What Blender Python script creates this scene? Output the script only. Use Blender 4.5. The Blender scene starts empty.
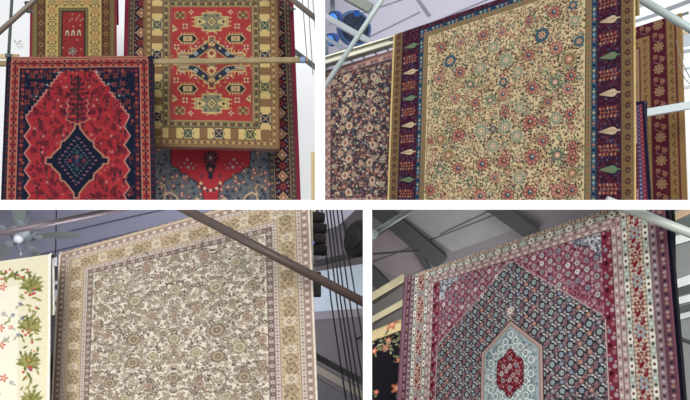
import bpy, bmesh, math, random
import numpy as np
from mathutils import Vector, Matrix
random.seed(7)
COL = bpy.context.scene.collection
# ---------------------------------------------------------------- camera
F = 800.0; CX, CY = 345.0, 200.0
PITCH = math.radians(12)
EYE = Vector((0, 0, 1.6))
FWD = Vector((0, math.cos(PITCH), math.sin(PITCH)))
UP = Vector((0, -math.sin(PITCH), math.cos(PITCH)))
RT = Vector((1, 0, 0))
cam = bpy.data.cameras.new('camera'); cam.sensor_width = 36; cam.lens = 36 * F / 690
camo = bpy.data.objects.new('camera', cam); COL.objects.link(camo)
camo.location = EYE
camo.rotation_euler = (math.radians(90) + PITCH, 0, 0)
cam.clip_start = .05
bpy.context.scene.camera = camo

def ray(px, py): return FWD + RT * ((px - CX) / F) + UP * ((CY - py) / F)
def P(px, py, d): return EYE + ray(px, py) * d
def PY(px, py, Y):
    r = ray(px, py); return EYE + r * (Y / r.y)
class Plane:
    def __init__(s, a, b, c):
        s.o = a; s.n = (b - a).cross(c - a).normalized()
        if s.n.dot(EYE - a) < 0: s.n = -s.n
    def hit(s, px, py, off=0):
        r = ray(px, py); t = (s.o + s.n * off - EYE).dot(s.n) / r.dot(s.n)
        return EYE + r * t

# ---------------------------------------------------------------- materials
def lin(c):
    if isinstance(c, str):
        c = [int(c[i:i + 2], 16) / 255 for i in (0, 2, 4)]
    return tuple(x / 12.92 if x <= .04045 else ((x + .055) / 1.055) ** 2.4 for x in c)
MATS = {}
def mat(name, col, rough=.6, metal=0, var=.08, scale=8, bump=0, emit=0):
    if name in MATS: return MATS[name]
    m = bpy.data.materials.new(name); m.use_nodes = True
    nt = m.node_tree; b = nt.nodes['Principled BSDF']
    c = lin(col)
    tc = nt.nodes.new('ShaderNodeTexCoord')
    n = nt.nodes.new('ShaderNodeTexNoise'); n.inputs['Scale'].default_value = scale; n.inputs['Detail'].default_value = 4
    nt.links.new(tc.outputs['Object'], n.inputs['Vector'])
    r = nt.nodes.new('ShaderNodeValToRGB')
    r.color_ramp.elements[0].position = .3; r.color_ramp.elements[1].position = .7
    r.color_ramp.elements[0].color = tuple(x * (1 - var) for x in c) + (1,)
    r.color_ramp.elements[1].color = tuple(min(1, x * (1 + var)) for x in c) + (1,)
    nt.links.new(n.outputs['Fac'], r.inputs['Fac'])
    nt.links.new(r.outputs['Color'], b.inputs['Base Color'])
    b.inputs['Roughness'].default_value = rough; b.inputs['Metallic'].default_value = metal
    if bump:
        bm_ = nt.nodes.new('ShaderNodeBump'); bm_.inputs['Strength'].default_value = bump; bm_.inputs['Distance'].default_value = .01
        nt.links.new(n.outputs['Fac'], bm_.inputs['Height']); nt.links.new(bm_.outputs['Normal'], b.inputs['Normal'])
    if emit:
        b.inputs['Emission Color'].default_value = c + (1,); b.inputs['Emission Strength'].default_value = emit
    MATS[name] = m; return m

def wool():
    if 'woven_wool' in MATS: return MATS['woven_wool']
    m = bpy.data.materials.new('woven_wool'); m.use_nodes = True
    nt = m.node_tree; b = nt.nodes['Principled BSDF']
    a = nt.nodes.new('ShaderNodeAttribute'); a.attribute_name = 'Col'
    tc = nt.nodes.new('ShaderNodeTexCoord')
    n = nt.nodes.new('ShaderNodeTexNoise'); n.inputs['Scale'].default_value = 90; n.inputs['Detail'].default_value = 3
    nt.links.new(tc.outputs['Object'], n.inputs['Vector'])
    mr = nt.nodes.new('ShaderNodeMapRange'); mr.inputs['From Min'].default_value = .25; mr.inputs['From Max'].default_value = .75
    mr.inputs['To Min'].default_value = .9; mr.inputs['To Max'].default_value = 1.08
    nt.links.new(n.outputs['Fac'], mr.inputs['Value'])
    mx = nt.nodes.new('ShaderNodeVectorMath'); mx.operation = 'MULTIPLY'
    nt.links.new(a.outputs['Color'], mx.inputs[0]); nt.links.new(mr.outputs['Result'], mx.inputs[1])
    nt.links.new(mx.outputs['Vector'], b.inputs['Base Color'])
    b.inputs['Roughness'].default_value = .9
    b.inputs['Specular IOR Level'].default_value = .15
    bp = nt.nodes.new('ShaderNodeBump'); bp.inputs['Strength'].default_value = .25; bp.inputs['Distance'].default_value = .004
    nt.links.new(n.outputs['Fac'], bp.inputs['Height']); nt.links.new(bp.outputs['Normal'], b.inputs['Normal'])
    MATS['woven_wool'] = m; return m

# ---------------------------------------------------------------- objects
def link(name, bm, m, parent=None, smooth=False):
    me = bpy.data.meshes.new(name)
    bmesh.ops.recalc_face_normals(bm, faces=bm.faces)
    bm.to_mesh(me); bm.free()
    if smooth:
        for p in me.polygons: p.use_smooth = True
    o = bpy.data.objects.new(name, me); COL.objects.link(o)
    if m: me.materials.append(m)
    if parent: o.parent = parent; o.matrix_parent_inverse = parent.matrix_world.inverted()
    return o
def center_origin(o):
    me = o.data; n = len(me.vertices)
    c = Vector((0, 0, 0))
    bb = [Vector(v) for v in o.bound_box]; c = sum(bb, Vector()) / 8
    me.transform(Matrix.Translation(-c)); o.location = c
    return o
def tag(o, label, cat, group=None):
    o['label'] = label; o['category'] = cat
    if group: o['group'] = group
    return o
def struct(o): o['kind'] = 'structure'; return o
def empty(name, loc, label, cat, group=None):
    o = bpy.data.objects.new(name, None); COL.objects.link(o); o.location = loc
    o.empty_display_size = .1
    bpy.context.view_layer.update()
    return tag(o, label, cat, group)

def frame_of(d):
    d = d.normalized(); a = Vector((0, 0, 1)) if abs(d.z) < .9 else Vector((1, 0, 0))
    x = d.cross(a).normalized(); y = d.cross(x).normalized(); return x, y, d
def tube(bm, pts, r, n=14, cap=True):
    """round bar through points, constant or per-point radius"""
    pts = [Vector(p) for p in pts]
    rs = r if isinstance(r, (list, tuple)) else [r] * len(pts)
    rings = []
    for i, p in enumerate(pts):
        d = (pts[min(i + 1, len(pts) - 1)] - pts[max(i - 1, 0)])
        x, y, _ = frame_of(d)
        if rings:   # keep rings aligned
            px_, = [prevx]
            x = (px_ - d.normalized() * px_.dot(d.normalized())).normalized(); y = d.normalized().cross(x)
        prevx = x
        rings.append([bm.verts.new(p + (x * math.cos(2 * math.pi * k / n) + y * math.sin(2 * math.pi * k / n)) * rs[i]) for k in range(n)])
    for a, b in zip(rings, rings[1:]):
        for k in range(n):
            bm.faces.new((a[k], a[(k + 1) % n], b[(k + 1) % n], b[k]))
    if cap:
        bm.faces.new(list(reversed(rings[0]))); bm.faces.new(rings[-1])
def beam(bm, a, b, w, h, up=Vector((0, 0, 1)), bev=0):
    """box section from a to b, w sideways, h along up"""
    a, b = Vector(a), Vector(b); d = (b - a).normalized()
    x = d.cross(up).normalized(); u = x.cross(d).normalized()
    vs = []
    for p in (a, b):
        for sx, su in ((-1, -1), (1, -1), (1, 1), (-1, 1)):
            vs.append(bm.verts.new(p + x * (sx * w / 2) + u * (su * h / 2)))
    fs = [(0, 1, 2, 3), (7, 6, 5, 4), (0, 4, 5, 1), (1, 5, 6, 2), (2, 6, 7, 3), (3, 7, 4, 0)]
    faces = [bm.faces.new([vs[i] for i in f]) for f in fs]
    if bev:
        es = list({e for f in faces for e in f.edges})
        bmesh.ops.bevel(bm, geom=es, offset=bev, segments=2, affect='EDGES', profile=.5)
def lathe(bm, base, axis, prof, n=24):
    """prof = [(radius, height along axis)]"""
    x, y, d = frame_of(Vector(axis)); base = Vector(base); rings = []
    for r, h in prof:
        rings.append([bm.verts.new(base + d * h + (x * math.cos(2 * math.pi * k / n) + y * math.sin(2 * math.pi * k / n)) * max(r, 1e-4)) for k in range(n)])
    for a, b in zip(rings, rings[1:]):
        for k in range(n): bm.faces.new((a[k], a[(k + 1) % n], b[(k + 1) % n], b[k]))
    bm.faces.new(rings[0]); bm.faces.new(list(reversed(rings[-1])))
def slab(bm, pts, thick_vec):
    pts = [Vector(p) for p in pts]
    a = [bm.verts.new(p) for p in pts]; b = [bm.verts.new(p + thick_vec) for p in pts]
    bm.faces.new(a); bm.faces.new(list(reversed(b)))
    n = len(a)
    for i in range(n): bm.faces.new((a[i], a[(i + 1) % n], b[(i + 1) % n], b[i]))

# ---------------------------------------------------------------- woven pattern canvas
class Canvas:
    """a pattern drawn by rule in rug units (u across, v down), turned into per-knot colours"""
    S = 4
    def __init__(s, W, H, base, to_uv, T=0):
        s.W, s.H, s.T = W, H, T
        s.a = np.empty((int(H * s.S) + 1, int(W * s.S) + 1, 3), np.float32)
        s.a[:] = s.c(base); s.uv = to_uv
        s.rng = random.Random(5)
    _cc = {}
    def c(s, col):
        if col not in s._cc: s._cc[col] = np.array([int(col[i:i + 2], 16) / 255 for i in (0, 2, 4)], np.float32)
        return s._cc[col]
    def L(s, px, py):
        u, v = s.uv(px, py); return u * s.W, v * s.H
    def box(s, x0, y0, x1, y1):
        S = s.S; h, w = s.a.shape[:2]
        i0, j0 = max(0, int(math.floor(x0 * S))), max(0, int(math.floor(y0 * S)))
        i1, j1 = min(w, int(math.ceil(x1 * S)) + 1), min(h, int(math.ceil(y1 * S)) + 1)
        if i1 <= i0 or j1 <= j0: return None
        X = (np.arange(i0, i1) / S)[None, :]; Y = (np.arange(j0, j1) / S)[:, None]
        return s.a[j0:j1, i0:i1], X, Y
    def rect(s, x0, y0, x1, y1, col):
        b = s.box(x0, y0, x1, y1)
        if b is None: return
        v, X, Y = b
        v[(X >= x0) & (X < x1) & (Y >= y0) & (Y < y1)] = s.c(col)
    def ell(s, x, y, rx, ry, col, rot=0):
        R = max(rx, ry); b = s.box(x - R, y - R, x + R, y + R)
        if b is None: return
        v, X, Y = b; ca, sa = math.cos(rot), math.sin(rot)
        A = (X - x) * ca + (Y - y) * sa; B = -(X - x) * sa + (Y - y) * ca
        v[(A / rx) ** 2 + (B / ry) ** 2 <= 1] = s.c(col)
    def dot(s, x, y, r, col): s.ell(x, y, r, r, col)
    def loz(s, x, y, rx, ry, col):
        b = s.box(x - rx, y - ry, x + rx, y + ry)
        if b is None: return
        v, X, Y = b
        v[np.abs(X - x) / rx + np.abs(Y - y) / ry <= 1] = s.c(col)
    def star(s, x, y, r, col, n=8, depth=.35, rot=0, sq=1):
        b = s.box(x - r * 1.1, y - r * 1.1, x + r * 1.1, y + r * 1.1)
        if b is None: return
        v, X, Y = b; A = np.arctan2((Y - y), X - x) - rot; D = np.hypot(X - x, (Y - y) * sq)
        v[D <= r * (1 - depth + depth * np.cos(n * A))] = s.c(col)
    def ring(s, x, y, r, w, col):
        b = s.box(x - r, y - r, x + r, y + r)
        if b is None: return
        v, X, Y = b; D = np.hypot(X - x, Y - y)
        v[(D <= r) & (D >= r - w)] = s.c(col)
    def arc(s, x, y, r, w, a0, a1, col):
        b = s.box(x - r, y - r, x + r, y + r)
        if b is None: return
        v, X, Y = b; D = np.hypot(X - x, Y - y); A = (np.arctan2(Y - y, X - x) - a0) % (2 * math.pi)
        v[(D <= r) & (D >= r - w) & (A <= (a1 - a0) % (2 * math.pi))] = s.c(col)
    def poly(s, pts, col):
        xs = [p[0] for p in pts]; ys = [p[1] for p in pts]
        b = s.box(min(xs), min(ys), max(xs), max(ys))
        if b is None: return
        v, X, Y = b; ins = np.zeros(np.broadcast(X, Y).shape, bool)
        n = len(pts)
        for i in range(n):
            x0, y0 = pts[i]; x1, y1 = pts[(i + 1) % n]
            if y0 == y1: continue
            cr = ((y0 <= Y) & (Y < y1)) | ((y1 <= Y) & (Y < y0))
            ins ^= cr & (X < x0 + (Y - y0) * (x1 - x0) / (y1 - y0))
        v[ins] = s.c(col)
    def line(s, pts, w, col, close=False):
        if close: pts = list(pts) + [pts[0]]
        for (x0, y0), (x1, y1) in zip(pts, pts[1:]):
            b = s.box(min(x0, x1) - w, min(y0, y1) - w, max(x0, x1) + w, max(y0, y1) + w)
            if b is None: continue
            v, X, Y = b; dx, dy = x1 - x0, y1 - y0; l2 = dx * dx + dy * dy + 1e-9
            t = np.clip(((X - x0) * dx + (Y - y0) * dy) / l2, 0, 1)
            v[np.hypot(X - x0 - t * dx, Y - y0 - t * dy) <= w / 2] = s.c(col)
    def leaf(s, x, y, l, w, ang, col):
        """pointed leaf centred at x,y"""
        b = s.box(x - l, y - l, x + l, y + l)
        if b is None: return
        v, X, Y = b; ca, sa = math.cos(ang), math.sin(ang)
        A = ((X - x) * ca + (Y - y) * sa) / (l / 2); B = (-(X - x) * sa + (Y - y) * ca) / (w / 2)
        v[(np.abs(B) <= 1 - A * A) & (np.abs(A) <= 1)] = s.c(col)
        # leaves end where |A| > 1
    def frame(s, i0, i1, col, Hb=None, Wb=None):
        Hb = Hb or s.H; W = Wb or s.W
        T = s.T
        s.rect(i0, T + i0, i1, Hb - i0, col); s.rect(W - i1, T + i0, W - i0, Hb - i0, col)
        s.rect(i0, T + i0, W - i0, T + i1, col); s.rect(i0, Hb - i1, W - i0, Hb - i0, col)
    def band(s, i, step, fn, Hb=None, corners=True):
        """repeat fn(x, y, angle, k) along the rectangle inset by i"""
        Hb = Hb or s.H; W = s.W; T = s.T
        for (x0, y0, x1, y1, a) in ((i, T + i, W - i, T + i, 0), (i, Hb - i, W - i, Hb - i, math.pi),
                                    (i, T + i, i, Hb - i, -math.pi / 2), (W - i, T + i, W - i, Hb - i, math.pi / 2)):
            l = math.hypot(x1 - x0, y1 - y0); n = max(1, round(l / step))
            for k in range(n + 1):
                if not corners and k in (0, n): continue
                fn(x0 + (x1 - x0) * k / n, y0 + (y1 - y0) * k / n, a, k)
    def mirrorx(s): pass
    # ---- motifs
    def rosette(s, x, y, r, out, pet, cen, n=8):
        s.dot(x, y, r, out); s.star(x, y, r * .95, pet, n, .22); s.dot(x, y, r * .42, out); s.dot(x, y, r * .3, cen)
    def sprig(s, x, y, l, ang, cols):
        ca, sa = math.cos(ang), math.sin(ang)
        s.line([(x, y), (x + ca * l, y + sa * l)], .5, cols[0])
        for k, sd in ((.35, 1), (.6, -1), (.85, 1)):
            a2 = ang + sd * .9
            s.leaf(x + ca * l * k + math.cos(a2) * l * .2, y + sa * l * k + math.sin(a2) * l * .2, l * .45, l * .2, a2, cols[1])
        s.dot(x + ca * l, y + sa * l, l * .18, cols[2])
    def fill(s, x0, y0, x1, y1, step, fn, test=None, jit=.45):
        """loosely gridded scatter"""
        y = y0; row = 0
        while y <= y1:
            x = x0 + (step / 2 if row % 2 else 0)
            while x <= x1:
                px_, py_ = x + s.rng.uniform(-jit, jit) * step, y + s.rng.uniform(-jit, jit) * step
                if test is None or test(px_, py_): fn(px_, py_, s.rng)
                x += step
            y += step * .87; row += 1
    def vine(s, pts, amp, period, w, col, n=None):
        (x0, y0), (x1, y1) = pts; l = math.hypot(x1 - x0, y1 - y0); nx, ny = -(y1 - y0) / l, (x1 - x0) / l
        n = int(l / 1.0)
        s.line([(x0 + (x1 - x0) * t / n + nx * amp * math.sin(2 * math.pi * t / n * l / period),
                 y0 + (y1 - y0) * t / n + ny * amp * math.sin(2 * math.pi * t / n * l / period)) for t in range(n + 1)], w, col)

def inpoly(pts):
    def f(x, y):
        ins = False; n = len(pts)
        for i in range(n):
            x0, y0 = pts[i]; x1, y1 = pts[(i + 1) % n]
            if (y0 <= y < y1) or (y1 <= y < y0):
                if x < x0 + (y - y0) * (x1 - x0) / (y1 - y0): ins = not ins
        return ins
    return f

def smooth_canvas(a, k):
    """separable box filter"""
    for ax in (0, 1):
        pad = [(0, 0)] * 3; pad[ax] = (k // 2, k - 1 - k // 2)
        c = np.cumsum(np.pad(a, pad, mode='edge').astype(np.float64), axis=ax)
        z = np.zeros_like(np.take(c, [0], axis=ax)); c = np.concatenate([z, c], axis=ax)
        n = a.shape[ax]
        a = (np.take(c, range(k, k + n), axis=ax) - np.take(c, range(0, n), axis=ax)) / k
    return a

RUGS = {}
def rug(name, label, quad, depths, WH, draw, base='808080', T=0, top_clip=None, edge='303030', dens=1.6, roll=.022,
        flap=.35, group=None, ripple=.004, blur=2, fringe=None, tone=(1.0, 1.0, 1.0), cat='rug', wrap=True, selv=.004):
    """a rug hanging over a rail: quad TL,TR,BR,BL in the photo's frame and the depths of TL,TR,BL"""
    (tl, tr, br, bl) = quad; d0, d1, d2 = depths
    A, B, D = PY(*tl, d0), PY(*tr, d1), PY(*bl, d2)
    pl = Plane(A, B, D); C = pl.hit(*br)
    A, B, C, D = [np.array(v) for v in (A, B, C, D)]
    nrm = np.array(pl.n)
    def S(u, v):
        u = np.asarray(u)[..., None]; v = np.asarray(v)[..., None]
        return (1 - u) * (1 - v) * A + u * (1 - v) * B + u * v * C + (1 - u) * v * D
    def to_uv(px, py):
        h = np.array(pl.hit(px, py)); u = v = .5
        for _ in range(12):
            p = S(u, v); e = 1e-4
            J = np.stack([(S(u + e, v) - p) / e, (S(u, v + e) - p) / e], 1)
            du = np.linalg.lstsq(J, h - p, rcond=None)[0]; u += du[0]; v += du[1]
        return float(u), float(v)
    W, H = WH; unit = np.linalg.norm(D - A) / H
    cv = Canvas(W, H, base, to_uv, T)
    draw(cv)
    img = np.clip(cv.a, 0, 1)
    img = np.where(img <= .04045, img / 12.92, ((img + .055) / 1.055) ** 2.4)
    img = smooth_canvas(img, blur)
    nu, nv = max(8, int(W * dens)), max(8, int(H * dens))
    us = np.linspace(0, 1, nu + 1)
    # where the top edge starts for every column
    v0 = np.zeros(nu + 1)
    if top_clip is not None:
        for i, u in enumerate(us):
            lo = 0.0
            for v in np.linspace(0, .6, 300):
                q = Vector(S(u, v)) - EYE
                py = CY - F * q.dot(UP) / q.dot(FWD)
                if py >= top_clip: lo = v; break
            v0[i] = lo
    vt = np.linspace(0, 1, nv + 1)
    U = np.tile(us, (nv + 1, 1)); V = v0[None, :] + (1 - v0[None, :]) * vt[:, None]
    pts = S(U, V)
    rip = ripple * (np.sin(U * 9.4 + 1.3 + V * 1.5) + .6 * np.sin(U * 21 + V * 3)) * (.25 + .75 * V)
    pts = pts + nrm * rip[..., None]
    rows = [pts]; vv = [V]
    if wrap:   # over the rail and down behind
        down = (D - A) / np.linalg.norm(D - A)
        nr = 10; pre = []; pv = []
        for k in range(1, nr + 1):
            th = math.pi * k / nr
            off = -nrm * roll * (1 - math.cos(th)) - down * roll * math.sin(th)
            pre.append(pts[0] + off); pv.append(v0 + roll * th / (H * unit))
        for k in range(1, 7):
            pre.append(pre[nr - 1] + down * flap * k / 6); pv.append(v0 + (roll * math.pi + flap * k / 6) / (H * unit))
        rows.insert(0, np.array(pre[::-1])); vv.insert(0, np.array(pv[::-1]))
    pts = np.concatenate(rows); V = np.concatenate(vv); U = np.tile(us, (pts.shape[0], 1))
    m, n = pts.shape[:2]
    ii = np.clip(U * W * cv.S, 0, img.shape[1] - 1.001); jj = np.clip(V * H * cv.S, 0, img.shape[0] - 1.001)
    i0 = ii.astype(int); j0 = jj.astype(int); fi = (ii - i0)[..., None]; fj = (jj - j0)[..., None]
    colr = (img[j0, i0] * (1 - fi) + img[j0, i0 + 1] * fi) * (1 - fj) + (img[j0 + 1, i0] * (1 - fi) + img[j0 + 1, i0 + 1] * fi) * fj
    g_, sat_, con_ = tone
    colr = colr.mean((0, 1)) * (1 - con_) + colr * con_
    lum_ = (colr * np.array([.2126, .7152, .0722])).sum(-1, keepdims=True)
    colr = np.clip((lum_ + (colr - lum_) * sat_) * g_, 0.004, 1)
    cen = pts.reshape(-1, 3).mean(0)
    me = bpy.data.meshes.new(name)
    idx = np.arange(m * n).reshape(m, n)
    quads = np.stack([idx[:-1, :-1], idx[1:, :-1], idx[1:, 1:], idx[:-1, 1:]], -1).reshape(-1, 4)
    me.vertices.add(m * n); me.vertices.foreach_set('co', (pts - cen).astype(np.float32).ravel())
    me.loops.add(quads.size); me.loops.foreach_set('vertex_index', quads.ravel().astype(np.int32))
    me.polygons.add(len(quads)); me.polygons.foreach_set('loop_start', np.arange(0, quads.size, 4, dtype=np.int32))
    me.polygons.foreach_set('use_smooth', np.ones(len(quads), bool))
    me.update(calc_edges=True)
    at = me.color_attributes.new('Col', 'FLOAT_COLOR', 'POINT')
    at.data.foreach_set('color', np.concatenate([colr, np.ones((m, n, 1))], -1).astype(np.float32).ravel())
    me.materials.append(wool())
    o = bpy.data.objects.new(name, me); COL.objects.link(o); o.location = Vector(cen)
    bpy.context.view_layer.update()
    tag(o, label, cat, group)
    # bound side edges
    k0 = 16 if wrap else 0
    for side in (0, n - 1):
        bm = bmesh.new()
        tube(bm, [Vector(pts[j, side]) for j in list(range(0, m - 1, max(1, m // 60))) + [m - 1]], selv, 6)
        ec = edge if isinstance(edge, str) else edge[0 if side == 0 else 1]
        link('selvedge', bm, mat('selvedge_' + ec, ec, .9, var=.15, scale=60), o, True)
    # jute backing a few millimetres behind the pile
    st = max(1, nu // 12); sv = max(1, nv // 14)
    sel_u = sorted(set(list(range(0, n, st)) + [n - 1])); sel_v = sorted(set(list(range(k0, m, sv)) + [m - 1]))
    bm = bmesh.new()
    g = [[bm.verts.new(Vector(pts[j, i] - nrm * (.006 + .003))) for i in sel_u] for j in sel_v]
    for r0, r1 in zip(g, g[1:]):
        for a_, b_, c_, d_ in zip(r0, r0[1:], r1[1:], r1): bm.faces.new((a_, b_, c_, d_))
    link('backing', bm, mat('rug_backing', '8a7a66', .95, var=.15, scale=120), o)
    if fringe:
        bm = bmesh.new(); col, ln, stp = fringe
        dn = Vector((D - A) / np.linalg.norm(D - A))
        nf = int(np.linalg.norm(B - A) / stp)
        for k in range(nf):
            i = min(n - 1, int((k + .5) / nf * n)); p = Vector(pts[m - 1, i])
            tube(bm, [p, p + dn * ln * random.uniform(.8, 1.1) + Vector((random.uniform(-.003, .003), 0, 0))], .0022, 4)
        link('fringe', bm, mat('fringe_' + col, col, .95, var=.2, scale=60), o)
    RUGS[name] = dict(o=o, A=A, B=B, C=C, D=D, nrm=nrm, roll=roll, S=S, v0=v0, plane=pl)
    return o, RUGS[name]
def rail_for(r, ext0, ext1, rad, m, label, name='hanging_rail', d=None):
    """round rail through the roll of a rug"""
    A, B = Vector(r['A']), Vector(r['B']); n = Vector(r['nrm']); dr = (B - A).normalized()
    bm = bmesh.new(); c = -n * r['roll']
    tube(bm, [A - dr * ext0 + c, B + dr * ext1 + c], rad)
    o = link(name, bm, m, None, True); center_origin(o)
    return tag(o, label, 'rail')
PI = math.pi
# ================================================================ upper left: crimson rug with navy diamond
def draw_crimson(c):
    navy, dk, red, sal, pk, org, grn = '23223c', '2a1a2c', 'bd2433', 'd2725c', 'e09a8a', 'b0442f', '4a4038'
    L = c.L; W, H = c.W, c.H
    c.frame(0, 4.5, '241c30', H + 40); c.band(2.4, 3.2, lambda x, y, a, k: c.dot(x, y, 1.1, ('7a2a34', '3a3050')[k % 2]), H + 38); c.frame(4.5, 13.5, 'c2604c', H + 40)
    c.frame(4.5, 5.2, 'dd8d72', H + 40); c.frame(12.8, 13.5, 'dd8d72', H + 40)
    def ros(x, y, a, k):
        if k % 2: c.dot(x, y, 2.9, '5a1a28'); c.star(x, y, 2.8, 'c03038', 4, .3, PI / 4); c.dot(x, y, 1, '2a1a2c')
        else: c.star(x, y, 3.6, '2c1a2e', 4, .35); c.dot(x, y, .9, 'c85a48')
    c.band(9, 6.4, ros, H + 38)
    c.frame(13.5, 20.5, '35203a', H + 40)
    c.band(17, 4.6, lambda x, y, a, k: c.dot(x, y, 1.7, ('8e3030', 'b04a38', '5a2632')[k % 3]), H + 38)
    # corner field
    c.rect(20.5, c.T + 20.5, W - 20.5, H, '20203a')
    def cf(x, y, r):
        k = r.randrange(6)
        if k < 1: c.star(x, y, 2.6, '8a3830', 4, .3, PI / 4); c.dot(x, y, .9, '26243f')
        elif k == 1: c.dot(x, y, 1.5, 'a04a3c')
        elif k == 2: c.star(x, y, 2, '5a3040', 6, .3)
        elif k == 3: c.leaf(x, y, 4.5, 1.6, r.uniform(0, 3), '39444a')
        elif k == 4: c.dot(x, y, 1.2, '3a3c5a')
    c.fill(20, 14, W - 18, H, 6.4, cf)
    for (px, py) in ((32, 75), (40, 76), (33, 84), (41, 85), (49, 77), (28, 92), (36, 92), (27, 102)):
        for m in (0, 1):
            x, y = L(px, py); x = 2 * L(77.5, 100)[0] - x if m else x
            c.star(x, y, 3.2, 'a03c30', 4, .3, PI / 4); c.dot(x, y, 1.4, '30203a'); c.dot(x, y, .6, 'b85a40')
    # crimson hexagonal field with stepped sides then zigzag
    left = []
    xa, ya = L(62, 72); xb, yb = L(26, 118)
    n = 13
    for k in range(n):
        left += [(xa + (xb - xa) * k / n, ya + (yb - ya) * k / n), (xa + (xb - xa) * (k + 1) / n, ya + (yb - ya) * k / n)]
    left.append((xb, yb))
    zz = [(30.5, 127), (24.2, 136), (30.2, 145), (24, 153), (30, 161), (24, 170), (30, 178), (24, 187), (29.5, 195), (24, 204), (29, 214)]
    left += [L(*p) for p in zz]
    ctr = L(77.5, 100)[0]
    right = [(2 * ctr - x, y) for x, y in reversed(left)]
    hexa = left + right
    c.poly(hexa, red)
    c.line(left, 1.1, 'd98d7c'); c.line(right, 1.1, 'd98d7c')
    # scatter on the crimson
    t = inpoly(hexa)
    for _ in range(90):
        x, y = c.rng.uniform(24, W - 24), c.rng.uniform(18, H)
        if t(x - 4, y) and t(x + 4, y): c.ell(x, y, c.rng.uniform(3, 6), c.rng.uniform(3, 8), c.rng.choice(('b3202f', 'c42c30', 'b82a3a', 'ad2030')))
    def sc(x, y, r):
        k = r.randrange(9)
        if k == 0: c.star(x, y, 3, '511a2a', 6, .3); c.dot(x, y, 1, 'b0333c')
        elif k == 1: c.star(x, y, 2.6, '7a1c2c', 4, .4); c.dot(x, y, .9, 'c0505a')
        elif k == 2: c.dot(x, y, 1.2, 'cc5a54')
        elif k == 3: c.leaf(x, y, 6, 2.2, r.uniform(1, 2.1), '6a2830')
        elif k == 4: c.leaf(x, y, 6, 2, r.uniform(0, 3), '8c1d2c')
        elif k == 5: c.rect(x - 1.2, y - 3, x + 1.2, y + 3, '6d3038'); c.dot(x, y - 3, 1.6, '5a2030')
        elif k == 6: c.star(x, y, 2, 'a02836', 5, .3)
        elif k == 7: c.star(x, y, 2.8, '8a2432', 8, .25); c.dot(x, y, 1, '4a1c28')
        else: c.dot(x, y, 1.5, '6e2233')
    c.fill(22, 15, W - 22, H, 5.6, sc, lambda x, y: t(x - 2.5, y) and t(x + 2.5, y))
    # spread of bigger dark flowers, mirrored
    for (px, py) in ((60, 92), (48, 97), (41, 128), (58, 131), (40, 170), (40, 192), (62, 112), (36, 112), (55, 195), (45, 143), (33, 150), (52, 182)):
        for m in (0, 1):
            x, y = L(px, py); x = 2 * ctr - x if m else x
            c.star(x, y, 3.6, '46182a', 8, .25); c.star(x, y, 1.9, 'b82a38', 6, .3); c.dot(x, y, .8, '3a1626')
    for (px, py) in ((66, 87), (61, 106), (43, 136), (63, 135), (42, 152), (47, 158 + 24), (34, 128), (58, 100)):
        for m in (0, 1):
            x, y = L(px, py); x = 2 * ctr - x if m else x
            c.star(x, y, 1.8, 'd46a64', 5, .25); c.dot(x, y, .6, 'dc9a88')
    # dark branching column above the medallion
    rr = c.rng
    for py, w in ((79, 4), (84, 6), (89, 8), (94, 10), (99, 8), (104, 8), (109, 9), (114, 11), (119, 9), (124, 4)):
        x, y = L(77.5, py)
        for sg in (-1, 1):
            for q in range(3):
                ox = w * (q + .6) / 3
                if rr.random() < .5: c.star(x + sg * ox, y + rr.uniform(-1, 1), 2.1, rr.choice(('4a2030', '3c2430', '50342c')), 5, .3)
                else: c.leaf(x + sg * ox, y, 4.6, 2, sg * rr.uniform(-1.2, .4), rr.choice(('4a2030', '43302c', '5a2430')))
            c.star(x + sg * w * 1.05, y - 1, 1.7, ('3a1a2c', '8a3038')[int(py) % 2], 5, .3)
        c.dot(x, y, 1.4, ('6d3034', '7a4a3c')[int(py) % 2])
    for sgn in (-1, 1):
        pts = [(9, 99), (11.5, 103), (9, 106), (11.5, 110), (9.5, 114), (12, 119), (6, 122.5), (2, 122.5)]
        c.line([(ctr + sgn * dx, L(77, py)[1]) for dx, py in pts], .8, 'd8826a')
    c.line([(ctr, L(77, 75)[1]), (ctr, L(77, 125)[1])], 1.6, '3a1c30')
    # the navy diamond, stepped sides
    top, bot = L(77, 124)[1], L(77, 200)[1]; mid = L(77, 160.5)[1]
    prof = [(2.6, 124), (2.6, 128), (8, 135), (13, 140.5), (16, 141), (17, 147), (25.5, 155), (25.5, 157), (31, 157.5)]
    half = [(dx, L(77, py)[1]) for dx, py in prof]
    half += [(dx, 2 * mid - y) for dx, y in reversed(half)]
    dia = [(ctr + dx, y) for dx, y in half] + [(ctr - dx, y) for dx, y in reversed(half)]
    c.poly(dia, '211f38'); c.line(dia, 1.5, 'c98468', True)
    def dring(r, st, col, sz):
        n = int(4 * r / st)
        for k in range(n):
            t_ = 4 * k / n; q = int(t_); f = t_ - q
            p = [(r, 0), (0, r), (-r, 0), (0, -r), (r, 0)]
            x = p[q][0] * (1 - f) + p[q + 1][0] * f; y = p[q][1] * (1 - f) + p[q + 1][1] * f
            c.dot(ctr + x * .84, mid + y * 1.05, sz, col)
    dring(23, 3.3, '9a5a72', .9); dring(21, 3.3, '6f6a90', .65)
    dring(15, 2.4, '8d8199', .6); dring(13.2, 3, '3f6a66', .55)
    for dx, dy, col in ((0, -8, '3f6f62'), (0, 8, '3f6f62'), (-7, 0, 'b23a4a'), (7, 0, 'b23a4a'), (0, 0, '4f5a80'), (-4, -4, '6a3550'), (4, 4, '6a3550'), (4, -4, '45607a'), (-4, 4, '45607a'), (0, -3.5, 'c0606a'), (0, 3.8, '6a3550')):
        c.star(ctr + dx, mid + dy, 2.2, col, 6, .3); c.dot(ctr + dx, mid + dy, .7, '1e1c30')
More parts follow.
